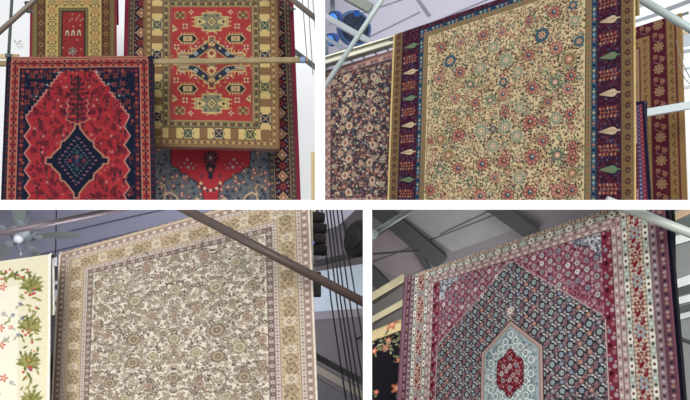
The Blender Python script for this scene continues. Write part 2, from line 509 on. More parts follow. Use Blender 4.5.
    # white touches in the dark corners
    for (px, py) in ((58.5, 72.5), (47, 84.5), (36, 96)):
        for m in (0, 1):
            x, y = L(px, py); x = 2 * ctr - x if m else x
            c.star(x, y, 1.5, 'b9b4bc', 4, .4); c.line([(x - 6, y), (x - 2, y)] if not m else [(x + 2, y), (x + 6, y)], .5, '7d7890')

# ================================================================ upper left: kazak with gold border
def kaz_star(c, x, y, r, col, bg='d9b75c'):
    q = r / 4.4
    c.rect(x - 3.6 * q, y - 2.2 * q, x + 3.6 * q, y + 2.2 * q, col); c.rect(x - 2.2 * q, y - 3.6 * q, x + 2.2 * q, y + 3.6 * q, col)
    for sx in (-1, 1):
        for sy in (-1, 1):
            c.line([(x + sx * 2 * q, y + sy * 2 * q), (x + sx * 4.6 * q, y + sy * 4 * q), (x + sx * 3 * q, y + sy * 4.9 * q)], .9 * q, col)
            c.dot(x + sx * 1.5 * q, y + sy * 1.5 * q, .55 * q, bg)
    c.loz(x, y, 1 * q, 1 * q, bg)
    for sx in (-1, 1): c.rect(x + sx * 4.9 * q - .4, y - 1.2 * q, x + sx * 4.9 * q + .4, y + 1.2 * q, col)
def draw_kazak(c):
    L = c.L; W, H = c.W, c.H
    gold, tan, dkb, red, olive = 'e0bf66', '9c7140', '33395c', 'bf3030', '7d6c3c'
    c.frame(0, 7.5, 'a37c46')                    # outer guard, tan with chevrons
    c.frame(0, 1.2, '8a5f3c'); c.frame(2, 2.6, '6c4a30')
    c.band(5, 3.1, lambda x, y, a, k: c.loz(x, y, 1.5, 1.5, ('7a5534', 'cfa960')[k % 2]))
    c.frame(7.5, 8.4, '5e4530'); c.frame(8.4, 18.6, gold)
    def blk(x, y, a, k):
        h = abs(math.sin(a)) > .5
        if k % 2:
            w, hh = (5.1, 4.0) if h else (4.0, 5.1)
            c.rect(x - w, y - hh, x + w, y + hh, tan)
            for j in (-2.8, -.9, .9, 2.8):
                if h: c.line([(x - 4.5, y + j), (x + 4.5, y + j)], .5, '7d5532')
                else: c.line([(x + j, y - 4.5), (x + j, y + 4.5)], .5, '7d5532')
        else:
            kaz_star(c, x, y, 5.0, ('262c4e', '3d5a58', '2c365c', '4a5a42')[(k // 2) % 4], 'dcbc64')
    c.band(13.5, 14.6, blk)
    c.frame(18.6, 19.4, '5a4a34'); c.frame(19.4, 25.5, '8b7a4c')
    c.band(22.4, 2.5, lambda x, y, a, k: c.loz(x, y, 1.9, 1.9, ('4f4a3c', 'b5a05c', '7a4a36')[k % 3]))
    c.frame(25.2, 26, 'b89a54')
    c.rect(26, 26, W - 26, H - 26, red)
    X0, X1 = 26, W - 26
    for x in (X0 + 1.4, X1 - 1.4): c.line([(x, 26), (x, H - 26)], 1.6, '8d5a4a')
    cx = (L(211.5, 60))[0]; my = L(211, 62)[1]
    ye, nv, bg = 'ddc06a', '2f3850', 'c8b083'
    # central medallion: stepped cross with hooked outline
    def sym(fn):
        for sx in (1, -1):
            for sy in (1, -1): fn(sx, sy)
    step = [(0, 26), (3, 26), (3, 21), (7, 21), (7, 17), (12, 17), (12, 13), (20, 13), (20, 9), (33, 9), (33, 3), (38, 3), (38, 0)]
    for sx in (1, -1):
        for sy in (1, -1):
            pts = [(cx + sx * x, my + sy * y) for x, y in step]
            c.poly(pts + [(cx, my)], 'a83a30')
            for q in range(34):
                u, w = c.rng.uniform(1, 34), c.rng.uniform(1, 22)
                if u / 36 + w / 24 < .95: c.rect(cx + sx * u - .7, my + sy * w - .7, cx + sx * u + .7, my + sy * w + .7, c.rng.choice(('d8b868', '3a3c50', '8a8458', 'c9a080')))
            c.line(pts, .9, ye)
            for x, y in step[1::2]:
                c.line([(cx + sx * (x + 2), my + sy * (y + 1.6)), (cx + sx * (x + 2), my + sy * (y + 3)), (cx + sx * (x + .5), my + sy * (y + 3))], .6, ye)
    arm = [(4, 20), (9, 17), (15, 13), (20, 8), (26, 7), (34, 7), (34, 3), (22, 3), (15, 4), (8, 9), (3, 13)]
    for sx in (1, -1):
        for sy in (1, -1):
            pts = [(cx + sx * x, my + sy * y) for x, y in arm]
            c.poly(pts, nv); c.line(pts, .8, 'c9a860')
            for q in range(7): c.loz(cx + sx * (7 + q * 4.4), my + sy * (19.5 - q * 1.9), 1.3, 1.3, (ye, '7a3030', 'b8c2c0')[q % 3])
            c.loz(cx + sx * 16, my + sy * 8.5, 2.6, 2.6, 'b8c2c0'); c.loz(cx + sx * 16, my + sy * 8.5, 1.2, 1.2, '6a3a3a')
            c.rect(cx + sx * 28 - 5, my + sy * 5 - 1, cx + sx * 28 + 5, my + sy * 5 + 1, bg)
            c.loz(cx + sx * 8.5, my + sy * 14, 1.5, 1.5, ye)
            for q in range(4): c.line([(cx + sx * (23 + q * 4), my + sy * 9.5), (cx + sx * (23 + q * 4), my + sy * 12.5)], .7, ye)
    for y in range(-22, 23, 4):
        c.loz(cx, my + y, 3.4 + (22 - abs(y)) * .12, 2.4, ('7d8468', ye, '5e5148')[(y // 4) % 3]); c.loz(cx, my + y, 1.2, 1, '8e2f2c')
    c.loz(cx, my - 9, 5, 5, ye); c.loz(cx, my - 9, 3, 3, 'a2452f'); c.loz(cx, my + 9, 5, 5, ye); c.loz(cx, my + 9, 3, 3, 'a2452f')
    # smaller medallions above and below
    for py in (21.5, 103.5):
        y = L(211, py)[1]
        for dx, w, h, col in ((0, 17, 5.5, ye), (0, 10, 9.5, ye), (0, 16, 4.4, '8a7a54'), (0, 9, 8.4, '8d8a66')):
            c.rect(cx + dx - w, y - h, cx + dx + w, y + h, col)
        for sx in (-1, 1):
            c.poly([(cx + sx * 4, y), (cx + sx * 15, y - 4.5), (cx + sx * 15, y + 4.5)], ye)
            c.loz(cx + sx * 12, y, 2, 2, '5a3f34')
            for q in (-6, 0, 6): c.line([(cx + sx * 17, y + q * .7), (cx + sx * 20, y + q * .7)], .8, ye)
            c.star(cx + sx * 6, y - 6.5, 2, '59594a', 4, .3); c.star(cx + sx * 6, y + 6.5, 2, '59594a', 4, .3)
        c.loz(cx, y, 6, 7, '6d6a50'); c.loz(cx, y, 4.4, 5, ye); c.loz(cx, y, 2.8, 3, '5a4a3c'); c.loz(cx, y, 1.2, 1.4, ye)
        for q in (-1, 1): c.line([(cx - 5, y + q * 11), (cx, y + q * 9.5), (cx + 5, y + q * 11)], .9, ye)
    # hexagon pods
    for px in (187.5, 235.5):
        for py in (38.5, 88.5):
            x, y = L(px, py)
            hx = lambda w, h: [(x - w, y), (x - w * .6, y - h), (x + w * .6, y - h), (x + w, y), (x + w * .6, y + h), (x - w * .6, y + h)]
            for q in range(-2, 3): c.line([(x + q * 3, y - 6), (x + q * 3, y + 6)], .8, ye)
            c.poly(hx(10.5, 4.6), ye); c.poly(hx(9.5, 3.8), '2c2f38'); c.rect(x - 4.5, y - 2.6, x + 4.5, y + 2.6, 'd2b070'); c.loz(x, y, 2, 1.8, 'b56a40'); c.loz(x, y, .8, .7, ye)
    # corner squares, stars, edge triangles, tiny flowers
    for (px, py) in ((180, 15), (243, 15), (179.5, 110.5), (243, 110.5)):
        x, y = L(px, py)
        c.rect(x - 4, y - 4, x + 4, y + 4, '7d6a3c')
        for dx in (-3, 0, 3):
            for dy in (-3, 0, 3): c.loz(x + dx, y + dy, 1.2, 1.2, ('c9a656', '8c2f2a')[(dx + dy) % 2])
        for q in (-1, 1): c.line([(x + q * 5.2, y - 3), (x + q * 5.2, y + 3)], .7, 'b59a52')
    for (px, py) in ((191, 12), (230.5, 12), (190.5, 113), (231, 113)):
        x, y = L(px, py); c.star(x, y, 2.7, 'e3cf94', 4, .4); c.dot(x, y, .8, 'a33a2a')
    for (px, py, s) in ((175, 28, 1), (248, 28, -1), (175, 98, 1), (248, 98, -1)):
        x, y = L(px, py); c.poly([(x - s * 2.5, y - 4), (x + s * 2.5, y + 1), (x - s * 2.5, y + 4)], ye); c.loz(x - s, y, 1.2, 1.2, '6a4a34')
    for (px, py) in ((185, 26), (237, 26), (176.5, 46.5), (246, 47), (176, 80), (246, 80), (185, 100), (237, 100)):
        x, y = L(px, py)
        for dx, dy in ((-1.6, -1.6), (1.6, 1.6), (-1.6, 1.6), (1.6, -1.6)): c.dot(x + dx, y + dy, 1.1, 'd9b582')
        c.dot(x, y, .8, '7a2a2a')

# ================================================================ upper left: red rug with blue-grey spandrels behind
def draw_spandrel(c):
    L = c.L; W, H = c.W, c.H
    HB = H + 60
    c.frame(0, 3.6, '8e1f3c', HB); c.frame(3.6, 8.6, '4d4a44', HB)
    c.band(6, 2.6, lambda x, y, a, k: c.dot(x, y, .9, ('a8884a', '8a3a3c')[k % 2]), HB)
    c.frame(8.6, 9.3, 'a58a5a', HB); c.frame(9.3, 24, '3c1c2c', HB)
    def b(x, y, a, k):
        if k % 2 == 0:
            c.loz(x, y, 5, 5.4, 'c8a878'); c.loz(x, y, 3.6, 4, 'a8503a'); c.loz(x, y, 1.8, 2, 'd9b98a')
        else:
            c.star(x, y, 5, '7d2230', 8, .25); c.star(x, y, 3, 'b04a40', 6, .3); c.dot(x, y, 1.2, '3c1c2c')
            for q in range(4): c.dot(x + 5.6 * math.cos(q * PI / 2 + .8), y + 5.6 * math.sin(q * PI / 2 + .8), 1, '74808a')
    c.band(16.6, 10.3, b, HB)
    for i_ in (11, 22.4): c.band(i_, 4.2, lambda x, y, a, k: c.dot(x, y, .9, ('8a3a48', '5c6a78', 'b08a5a')[k % 3]), HB)
    c.frame(24, 24.8, 'a58a5a', HB); c.frame(24.8, 29.5, '554f50', HB)
    c.band(27, 3, lambda x, y, a, k: c.dot(x, y, 1.1, ('9a7a52', '33404c')[k % 2]), HB)
    c.frame(29.5, 30, '2c2630', HB)
    c.rect(30, 30, W - 30, H, 'b91f30')
    cx = W / 2
    # blue-grey spandrels with lobed edge, each side
    for s in (1, -1):
        pts = [(172.5, 140), (170.5, 150), (170.5, 160), (172, 167), (178, 168), (181, 173), (187, 174), (190, 178), (196, 181), (199, 186), (202, 190), (203, 197), (202, 215), (140, 215), (140, 140)]
        pl_ = [(max(30, L(*p)[0]), L(*p)[1]) for p in pts]
        pl_ = [(x if s > 0 else 2 * cx - x, y) for x, y in pl_]
        c.poly(pl_, '616973'); c.line(pl_[:-3], 1.1, '2f3340')
        t = inpoly(pl_)
        def orn(x, y, r):
            k = r.randrange(5)
            if k == 0: c.star(x, y, 2.6, 'a04048', 6, .3); c.dot(x, y, 1, 'd9b98a')
            elif k == 1: c.leaf(x, y, 5.5, 2, r.uniform(0, 3), '39434f')
            elif k == 2: c.dot(x, y, 1.2, '8a7a62')
            elif k == 3: c.leaf(x, y, 5, 1.6, r.uniform(0, 3), '7d7c72')
            else: c.star(x, y, 2.2, '3c3a4c', 5, .3)
        x0, x1 = (30, cx) if s > 0 else (cx, W - 30)
        c.fill(x0, L(0, 138)[1], x1, H, 4.3, orn, t)
        # cream scrolled branch
        p2 = [(163, 204), (165, 195), (170, 192), (176, 196), (179, 202), (186, 200), (192, 203), (197, 198), (203, 203)]
        p2 = [L(*p) for p in p2]; c.line([(x if s > 0 else 2 * cx - x, y) for x, y in p2], 1.6, 'd2b083')
        p3 = [L(*p) for p in ((158, 187), (164, 184), (166, 190), (162, 196))]
        c.line([(x if s > 0 else 2 * cx - x, y) for x, y in p3 if x > 31], 1.1, 'b59a6c')
        # flower sprays on the red
        for (px, py, r_, col) in ((184, 163, 2.4, '7d3a58'), (188, 167, 2.2, '8a86a0'), (191, 163.5, 2, '4a4a68'), (187, 159.5, 1.6, 'c9989a'), (181, 167, 1.6, '6a3048'), (193, 168, 1.6, '54607a'), (196, 165, 1.3, '8a3048'), (178.5, 163.5, 1.3, '4f5a58')):
            x, y = L(px, py); x = x if s > 0 else 2 * cx - x
            c.star(x, y, r_, col, 6, .3); c.dot(x, y, r_ * .35, 'dcb8a0')
    # hanging palmette and crescent
    x, y = cx, L(211, 158)[1]
    c.star(x, y, 8.5, '2c2a3e', 10, .18); c.star(x, y, 5.8, '8d3a44', 8, .25); c.star(x, y, 3.6, '4a5468', 6, .3); c.dot(x, y, 1.4, 'd2b083')
    c.poly([(x - 6, y + 6), (x + 6, y + 6), (x + 2, y + 17), (x - 2, y + 17)], '3a2c3c'); c.dot(x, y + 11, 2, 'b0683c'); c.dot(x, y + 18, 2.4, '2c2a3e')
    c.arc(x, L(211, 180)[1], 10, 1.2, .25, PI - .25, 'c9a070')
    for q in range(9):
        a = .3 + q * (PI - .6) / 8
        c.dot(x + 10 * math.cos(a), L(211, 180)[1] + 10 * math.sin(a), 1.5, ('d8b48a', '3c3a50')[q % 2])
    for s in (-1, 1): c.star(x + s * 9, L(0, 176)[1], 2, '3c3a50', 5, .3)

# ================================================================ upper left: small gold-bordered rug at the back
def draw_small_gold(c):
    L = c.L; W, H = c.W, c.H; HB = H + 40
    c.frame(0, 1.8, '8e2a3c', HB); c.frame(1.8, 6.6, '7d6a38', HB)
    c.band(4.3, 2.4, lambda x, y, a, k: c.dot(x, y, .7, '9a8448'), HB)
    c.frame(6.6, 14, '5c3428', HB)
    c.band(10.3, 5.4, lambda x, y, a, k: (c.star(x, y, 3, ('a8803c', '8a5a34')[k % 2], 8, .25), c.dot(x, y, 1.2, '5c2f24')), HB)
    c.frame(14, 14.8, '6a5c30', HB); c.frame(14.8, 27.5, 'cfae52', HB)
    def b(x, y, a, k):
        col = ('2f3540', 'a0442f', '32302c')[k % 3]
        c.star(x, y, 4.4, col, 8, .45); c.dot(x, y, 1.6, 'd9bd68'); c.dot(x, y, .8, col)
        for q in range(4): c.dot(x + 5.4 * math.cos(q * PI / 2 + .78), y + 5.4 * math.sin(q * PI / 2 + .78), .9, '6a5a34')
    c.band(21.2, 9.2, b, HB)
    c.frame(27.5, 31, '5e5230', HB); c.band(29.2, 2.2, lambda x, y, a, k: c.dot(x, y, .7, 'a08c4c'), HB)
    c.rect(31, 31 - 0, W - 31, H, 'a32428'); c.frame(31, 32, '3f2a26', HB)
    cx = L(73, 40)[0]
    for (px, py) in ((67, 33), (73, 33), (79, 33)):
        x, y = L(px, py); c.poly([(x - 2, y + 2.4), (x - 1.4, y - 2), (x, y - 3.4), (x + 1.4, y - 2), (x + 2, y + 2.4)], 'cfc2a2'); c.rect(x - .8, y - .8, x + .8, y + 2.4, '7a2a2a')
    x, y = L(72.5, 51); c.star(x, y, 4.6, '8a8478', 8, .2); c.star(x, y, 2.6, '5a4a4c', 6, .3); c.dot(x, y, 1.1, 'b5a890')
    def s(x, y, r): c.dot(x, y, .8, ('c9986a', '6a1a24', '7d2a2c')[r.randrange(3)])
    c.fill(34, 34, W - 34, H, 4.6, s, lambda x, y: abs(y - L(0, 33)[1]) > 4)
# ================================================================ upper right: big ivory rug with cypress border
def floral(c, x0, y0, x1, y1, step, pal, test=None, scale=1.0):
    """fine all-over floral ground: small blossoms, leaves and stems"""
    def f(x, y, r):
        k = r.randrange(7); s = scale
        if k < 2: c.dot(x, y, r.uniform(.7, 1.25) * s, r.choice(pal))
        elif k < 4: c.leaf(x, y, r.uniform(2.5, 4.4) * s, r.uniform(1, 1.7) * s, r.uniform(0, PI), r.choice(pal))
        elif k == 4: c.star(x, y, r.uniform(1.4, 2.1) * s, r.choice(pal), 5, .3); c.dot(x, y, .5 * s, 'e8d6b0')
        elif k == 5: a = r.uniform(0, 6.28); c.arc(x, y, 2.6 * s, .5 * s, a, a + 2.6, r.choice(pal))
        else: a = r.uniform(0, 6.28); c.line([(x, y), (x + 3 * s * math.cos(a), y + 3 * s * math.sin(a))], .45 * s, r.choice(pal))
    c.fill(x0, y0, x1, y1, step, f, test)
def draw_cypress(c):
    L = c.L; W, H = c.W, c.H; HB = H + 60
    c.frame(0, 1.4, 'd9bd7c', HB); c.frame(1.4, 14, '7d6038', HB)
    c.band(7.6, 11, lambda x, y, a, k: (c.ell(x, y, 2.7, 3.2, '54302a'), c.dot(x, y, 1.2, '8a5a3c')), HB)
    c.band(4, 5.5, lambda x, y, a, k: c.dot(x, y, .7, '9c8050'), HB); c.band(11.5, 5.5, lambda x, y, a, k: c.dot(x, y, .7, '5c4a34'), HB)
    c.band(7.6, 11 * 2, lambda x, y, a, k: c.dot(x + 3.4 * math.sin(a) * 0, y + 5.5, 1, '4a5a50'), HB)
    c.frame(14, 14.8, '2c2438', HB); c.frame(14.8, 39.5, '4a2230', HB)
    # cypress border
    def cyp(x, y, a, k):
        m = k % 4
        if a:                               # trees lie across the side borders
            if m in (0, 2):
                col = ('cbb088', '64805c')[(k // 2) % 2]
                prof = [(-11, 0), (-6, 1.5), (-1, 3), (3, 4), (6, 3.6), (8, 1.6), (8.6, .7), (12, .7)]
                pts = [(x + dx, y - w) for dx, w in prof] + [(x + dx, y + w) for dx, w in reversed(prof)]
                c.poly([(x + (px_ - x) * 1.06, y + (py_ - y) * 1.5) for px_, py_ in pts], '301c2c'); c.poly(pts, col)
                c.line([(x - 8, y), (x + 7, y)], .5, '8a7050')
                for q in range(4): c.line([(x - 4 + q * 3, y), (x - 6 + q * 3, y - 2)], .4, '8a7050'); c.line([(x - 4 + q * 3, y), (x - 6 + q * 3, y + 2)], .4, '8a7050')
            else:
                c.line([(x - 9, y), (x + 10, y)], .7, 'b8683c')
                for q in range(-2, 3):
                    for sg in (-1, 1):
                        c.line([(x + q * 4, y), (x + q * 4 - 1.5, y + sg * 4.6)], .6, 'a8603c')
                        c.star(x + q * 4 - 1.5, y + sg * 4.2, 1.7, ('c8784c', 'b85a44', 'c9935c')[(q + sg) % 3], 5, .4)
        else:
            if m in (0, 2): c.leaf(x, y, 18, 5, PI / 2, ('8a6050', '4c5c50')[(k // 2) % 2])
            else:
                for q in range(-1, 2): c.star(x + q * 3, y + q * 2, 1.8, '8a4a3c', 5, .4)
    def dots(x, y, r):
        c.dot(x, y, r.uniform(.7, 1.2), r.choice(('3c4260', '2c2a40', '6e3038', '55546c', '643a44', '381e2c', '401e2a', '66282f')))
    for (x0, x1) in ((16, 38.5), (W - 38.5, W - 16)): c.fill(x0, 0, x1, H, 2.9, dots)
    c.fill(16, 0, W - 16, c.T + 39, 2.9, dots)
    # trees placed from the photo's spacing
    ys = [L(612, p)[1] for p in (-23, 19, 53, 92.5, 130, 169)]
    st = (ys[-1] - ys[1]) / 4
    k = 0; y = ys[1] - 3 * st
    while y < H + 10:
        for side in (0, 1):
            x = 27 if side == 0 else W - 27
            cyp(x, y, 1, {0: 2, 1: 0, 2: 2, 3: 0, 4: 2, 5: 0, 6: 0, 7: 2}.get(k, 0)) if y > 6 else None
            if y > 6: cyp(x, y + st / 2, 1, 1)
        k += 1; y += st
    n = int((W - 80) / (st * .55))
    for k in range(n + 1): cyp(40 + (W - 80) * k / n, c.T + 27, 0, k)
    c.frame(39.5, 40.2, '3a1f30', HB)
    c.frame(40.2, 46.2, '2f4a5c', HB)
    c.band(43.2, 5.6, lambda x, y, a, k: (c.dot(x, y, 1.5, ('7d9aa6', 'b07058', '20324e', 'a8a27c')[k % 4]), c.dot(x, y + 2.8, .6, '8aa0a8')), HB)
    c.frame(46.2, 52.2, '8d7448', HB)
    c.band(49.2, 4.6, lambda x, y, a, k: c.dot(x, y, 1.1, ('a8503c', '5a6a52', '6c5a38')[k % 3]), HB)
    c.frame(52.2, 53, '4a4030', HB)
    c.rect(53, c.T + 53, W - 53, H, 'd3bb84')
    # mottling of warmer and greener patches
    r = c.rng
    for _ in range(60):
        c.ell(r.uniform(72, W - 72), r.uniform(c.T + 55, H), r.uniform(8, 16), r.uniform(6, 14), r.choice(('d9c490', 'cdb27a', 'd6be88', 'cbb37c')))
    t = lambda x, y: 54 < x < W - 54 and y > c.T + 54
    pal = ['4c5238', '5a4a34', '7a4034', '3a4440', '6a5230', '8a5040', '34403e', '6e3030', '5e6a42', '40302a', '9a5a48']
    # stems
    for _ in range(70):
        x, y = r.uniform(56, W - 56), r.uniform(c.T + 56, H); a = r.uniform(0, 6.28); p = [(x, y)]
        for q in range(14):
            a += r.uniform(-.6, .6); x += 2.4 * math.cos(a); y += 2.4 * math.sin(a)
            if t(x, y): p.append((x, y))
        c.line(p, .6, r.choice(('7a6a44', '5c5038', '8a7048')))
    def fine(x, y, r):
        k = r.randrange(9); p = r.choice(pal)
        if k < 4: c.dot(x, y, r.uniform(.8, 1.35), p)
        elif k < 6: c.leaf(x, y, r.uniform(2.6, 4), r.uniform(1.3, 1.9), r.uniform(0, PI), p)
        elif k == 6: c.dot(x, y, 1.7, p); c.dot(x, y, .8, 'd9b890')
        elif k == 7: c.star(x, y, 2.2, p, 4, .4, r.uniform(0, 1)); c.dot(x, y, .6, 'dcc8a0')
        else: a = r.uniform(0, 6.28); c.arc(x, y, 2.4, .6, a, a + 2.6, p)
    c.fill(55, c.T + 54, W - 55, H, 3.5, fine, t)
    def midm(x, y, r):
        s_ = r.uniform(2.6, 4.2); k = r.randrange(6)
        a, b_ = r.choice((('7d4038', 'b87062'), ('5a4a34', '9a7a54'), ('4a5a48', '7d8a64'), ('6a4438', 'c08c68'), ('7a3434', 'a85a4c'), ('5c5444', '8a9080')))
        if k < 3: c.star(x, y, s_ * 1.1, a, 8, .25); c.star(x, y, s_ * .8, b_, 8, .25); c.dot(x, y, s_ * .4, 'dcc69a'); c.dot(x, y, s_ * .2, a)
        elif k < 5:
            for q in range(5): an = q * 1.257 + s_; c.leaf(x + s_ * .7 * math.cos(an), y + s_ * .7 * math.sin(an), s_ * 1.3, s_ * .5, an, b_ if q % 2 else a)
            c.dot(x, y, s_ * .35, 'd9a888')
        else: c.arc(x, y, s_ * 1.3, .8, s_ * 3, s_ * 3 + 3.6, a); c.dot(x, y, s_ * .5, b_)
    c.fill(58, c.T + 58, W - 58, H, 12.5, midm, lambda x, y: t(x - 3, y - 3) and t(x + 3, y))
    # large palmettes seen in the photo (kind, px, py, size)
    def pal_(px, py, kind, s):
        x, y = L(px, py); s = s * (1.2 - .25 * (px - 420) / 160)
        if not t(x - 3, y - 2) or not t(x + 3, y + 2): return
        R = c.rng
        if kind == 'b':
            c.dot(x, y, s * 1.02, '24384e'); c.ring(x, y, s * .92, s * .26, '3a6474'); c.star(x, y, s * .62, 'c49a70', 8, .12); c.dot(x, y, s * .3, '8a4a40'); c.dot(x, y, s * .13, 'e0c8a0')
        elif kind == 'g':
            c.star(x, y, s * 1.2, '4f6a50', 13, .26); c.star(x, y, s * .9, '62805e', 13, .2); c.dot(x, y, s * .55, '3f5646'); c.dot(x, y, s * .42, 'c08a70'); c.dot(x, y, s * .2, 'dcc09a')
        elif kind == 't':
            c.star(x, y, s * 1.12, '4c5e54', 12, .1); c.dot(x, y, s * .84, '7d8c72')
            for q in range(12): c.dot(x + s * .92 * math.cos(q * .5236), y + s * .92 * math.sin(q * .5236), s * .12, 'c9b88c')
            c.star(x, y, s * .62, 'cdb48a', 8, .15); c.star(x, y, s * .42, '9a6a50', 6, .25); c.dot(x, y, s * .17, 'e2cfa2')
        elif kind == 'o':
            c.star(x, y, s * 1.08, '5f5636', 16, .12); c.ring(x, y, s * .9, s * .2, 'a8905c'); c.dot(x, y, s * .62, '7a5c40'); c.dot(x, y, s * .52, 'b8805c'); c.dot(x, y, s * .2, 'd9b890')
        else:
            o_, m_ = (('7a3c34', 'a86050') if kind == 'r' else ('96584a', 'bb8068'))
            for q in range(8): c.dot(x + s * .82 * math.cos(q * .785 + .39), y + s * .82 * math.sin(q * .785 + .39), s * .34, o_)
            for q in range(8): c.dot(x + s * .8 * math.cos(q * .785 + .39), y + s * .8 * math.sin(q * .785 + .39), s * .2, 'c08a70')
            c.dot(x, y, s * .72, m_); c.star(x, y, s * .55, '8a4438', 6, .2); c.dot(x, y, s * .38, ('2f5566', '6a4038')[R.random() < .3]); c.dot(x + s * .08, y - s * .08, s * .15, 'c9c2a0')
        for q in range(9):
            a = q * .698 + R.uniform(-.2, .2); d = s * R.uniform(1.3, 1.7)
            if t(x + d * math.cos(a), y + d * math.sin(a)): c.leaf(x + d * math.cos(a), y + d * math.sin(a), s * .55, s * .26, a + 1.4, R.choice(('4c5238', '6a4034', '3a4a44')))
    for m in (
        (441, 47, 'r', 6), (450, 61, 'b', 7), (461, 42, 'p', 4.5), (460, 72, 'r', 6), (480, 68, 't', 7), (493, 47, 't', 6.5), (483, 35, 'r', 6), (505, 60, 't', 8),
        (470, 84, 'g', 6), (439, 78, 'p', 5.5), (423, 82, 'b', 5), (503, 82, 'b', 5), (502, 32, 'p', 5),
        (542, 35, 'b', 8), (529, 21, 'r', 5), (554, 12, 'r', 7), (556, 48, 'p', 7), (529, 55, 'r', 6.5), (569, 59, 'o', 9), (555, 82, 'g', 8), (532, 88, 'r', 7), (518, 72, 't', 6),
        (579, 41, 'b', 6), (571, 75, 'r', 6), (568, 89, 'p', 6), (506, 60, 't', 7), (548, 102, 'r', 5), (579, 77, 'g', 4), (503, 94, 'p', 6),
        (458, 135, 'r', 7), (454, 119, 'o', 6), (440, 139, 'o', 7), (448, 155, 'o', 7), (430, 141, 'r', 4), (440, 169, 'g', 6.5), (458, 168, 'r', 6), (430, 190, 'r', 6), (470, 182, 'g', 5),
        (481, 131, 't', 8), (505, 127, 't', 8), (493, 129, 'b', 4), (493, 146, 't', 7), (482, 164, 'r', 7), (504, 161, 'r', 7), (495, 178, 'p', 5), (480, 196, 'p', 7), (508, 195, 'r', 7), (449, 130, 'g', 4), (436, 112, 'g', 4),
        (530, 122, 'r', 8), (543, 121, 'r', 5), (556, 118, 't', 7), (570, 114, 'r', 6), (543, 141, 'r', 6), (532, 157, 'r', 8), (557, 155, 'g', 9), (572, 147, 'r', 6), (572, 158, 'r', 7), (572, 173, 'o', 7.5), (519, 178, 't', 7), (530, 192, 'r', 7.5), (558, 191, 'p', 8), (572, 190, 'r', 6), (581, 188, 'b', 6), (580, 168, 'g', 4), (517, 136, 't', 7), (505, 112, 'r', 5), (520, 108, 't', 6),
        (420, 100, 'r', 5), (437, 96, 'g', 5), (455, 98, 'p', 5), (475, 102, 'r', 5), (490, 100, 'g', 6), (468, 112, 'g', 4), (520, 8, 'p', 5), (575, 20, 't', 6), (510, 12, 't', 4), (573, 5, 'b', 5)):
        pal_(*m)

# ================================================================ upper right: navy floral rug behind, on the left
def draw_navy_floral(c):
    W, H = c.W, c.H
    c.rect(0, 0, W, H, 'b08a80')
    c.frame(0, 1.5, '8a6058', H + 0); c.band(4.6, 4.2, lambda x, y, a, k: c.star(x, y, 2.3, ('8a5050', 'c9a590', '6d5a68')[k % 3], 6, .3))
    c.band(7.6, 3, lambda x, y, a, k: c.dot(x, y, .9, ('74484c', 'd2b8a0')[k % 2]))
    c.rect(9, 7, W - 6, H - 7, '2a2838'); c.frame(9, 9.6, '6a4a4c')
    pal = ['b08a72', 'c9a88c', '8a5650', 'a0685a', '5c6a78', 'd2bd9c', '6a7a68', '96706a', 'b5765c', 'd8c4a4', '4a5a70', 'a84f48']
    t = lambda x, y: 10 < x < W - 7 and 8 < y < H - 8
    floral(c, 9, 7, W - 6, H - 7, 3.0, pal, t, 1.0)
    def big(x, y, r):
        s = r.uniform(3.2, 4.6); col = r.choice(pal[:4] + ['cbb08c', 'd2bd9c'])
        c.star(x, y, s, '3a2a34', 8, .2); c.star(x, y, s * .86, col, 8, .22); c.dot(x, y, s * .45, r.choice(('5a3a40', '6a7a68', '9c5a4c'))); c.dot(x, y, s * .2, 'e0cfae')
    c.fill(12, 12, W - 10, H - 12, 13, big, t, .25)
    x0 = 27
    for k, y in enumerate(np.arange(14, H, 17)):
        c.ell(24 + (k % 2) * 4, y, 3.3, 4, 'cdb594'); c.ell(24 + (k % 2) * 4, y, 1.6, 2.2, '9a5a4c')
        c.ell(52 - (k % 2) * 3, y + 6, 3, 3.8, 'c9ad90'); c.ell(52 - (k % 2) * 3, y + 6, 1.4, 2, '7a4a48')

# ================================================================ upper right: maroon and gold rug on the far right, and the pile edge beside it
def draw_maroon_gold(c):
    L = c.L; W, H = c.W, c.H; HB = H + 60
    gold = '9c7a48'
    c.frame(0, 5, 'a8824e', HB); c.frame(5, 7, '6a2a30', HB); c.frame(7, 14.5, gold, HB)
    c.band(10.7, 9, lambda x, y, a, k: (c.leaf(x, y, 6, 2, a + .6, '6d4a30'), c.dot(x + 1, y + 3, 1, '7d3a34')), HB)
    c.frame(14.5, 15.2, '5a2a2c', HB); c.frame(15.2, 30.5, '5e1a2c', HB)
    def b(x, y, a, k):
        if k % 2 == 0:
            c.star(x, y, 5.2, 'b89468', 8, .12); c.ring(x, y, 3.7, .8, '6a2a30'); c.dot(x, y, 1.9, '74323a'); c.star(x, y, 1.4, 'c4a272', 4, .3)
        else:
            for s in (-1, 1):
                c.star(x + s * 3, y + s * 1.5, 2.6, 'b8845c', 6, .25); c.dot(x + s * 3, y + s * 1.5, 1, '8a3a3c')
            c.arc(x, y, 6, .9, 0, 2.6, '8a6460'); c.arc(x, y + 3, 5, .8, 3.3, 5.6, '8a6460')
    c.band(22.8, 11.5, b, HB)
    c.frame(30.5, 31.3, '4a2428', HB); c.frame(31.3, 40.5, 'a07c4c', HB)
    c.band(36, 8.5, lambda x, y, a, k: (c.leaf(x, y, 6, 2.2, a + .8, '74502f'), c.dot(x, y + 3.5, 1, '8a4a3c')), HB)
    c.frame(40.5, 42, '6a3a34', HB); c.rect(42, c.T + 42, W - 42, H, 'b08a68')
    floral(c, 44, c.T + 43, W - 44, H, 5.5, ['8a5a44', '947054', 'c2a27c', '7d4a40', '6a6048'], lambda x, y: 43 < x < W - 43 and y > c.T + 43, 1.2)
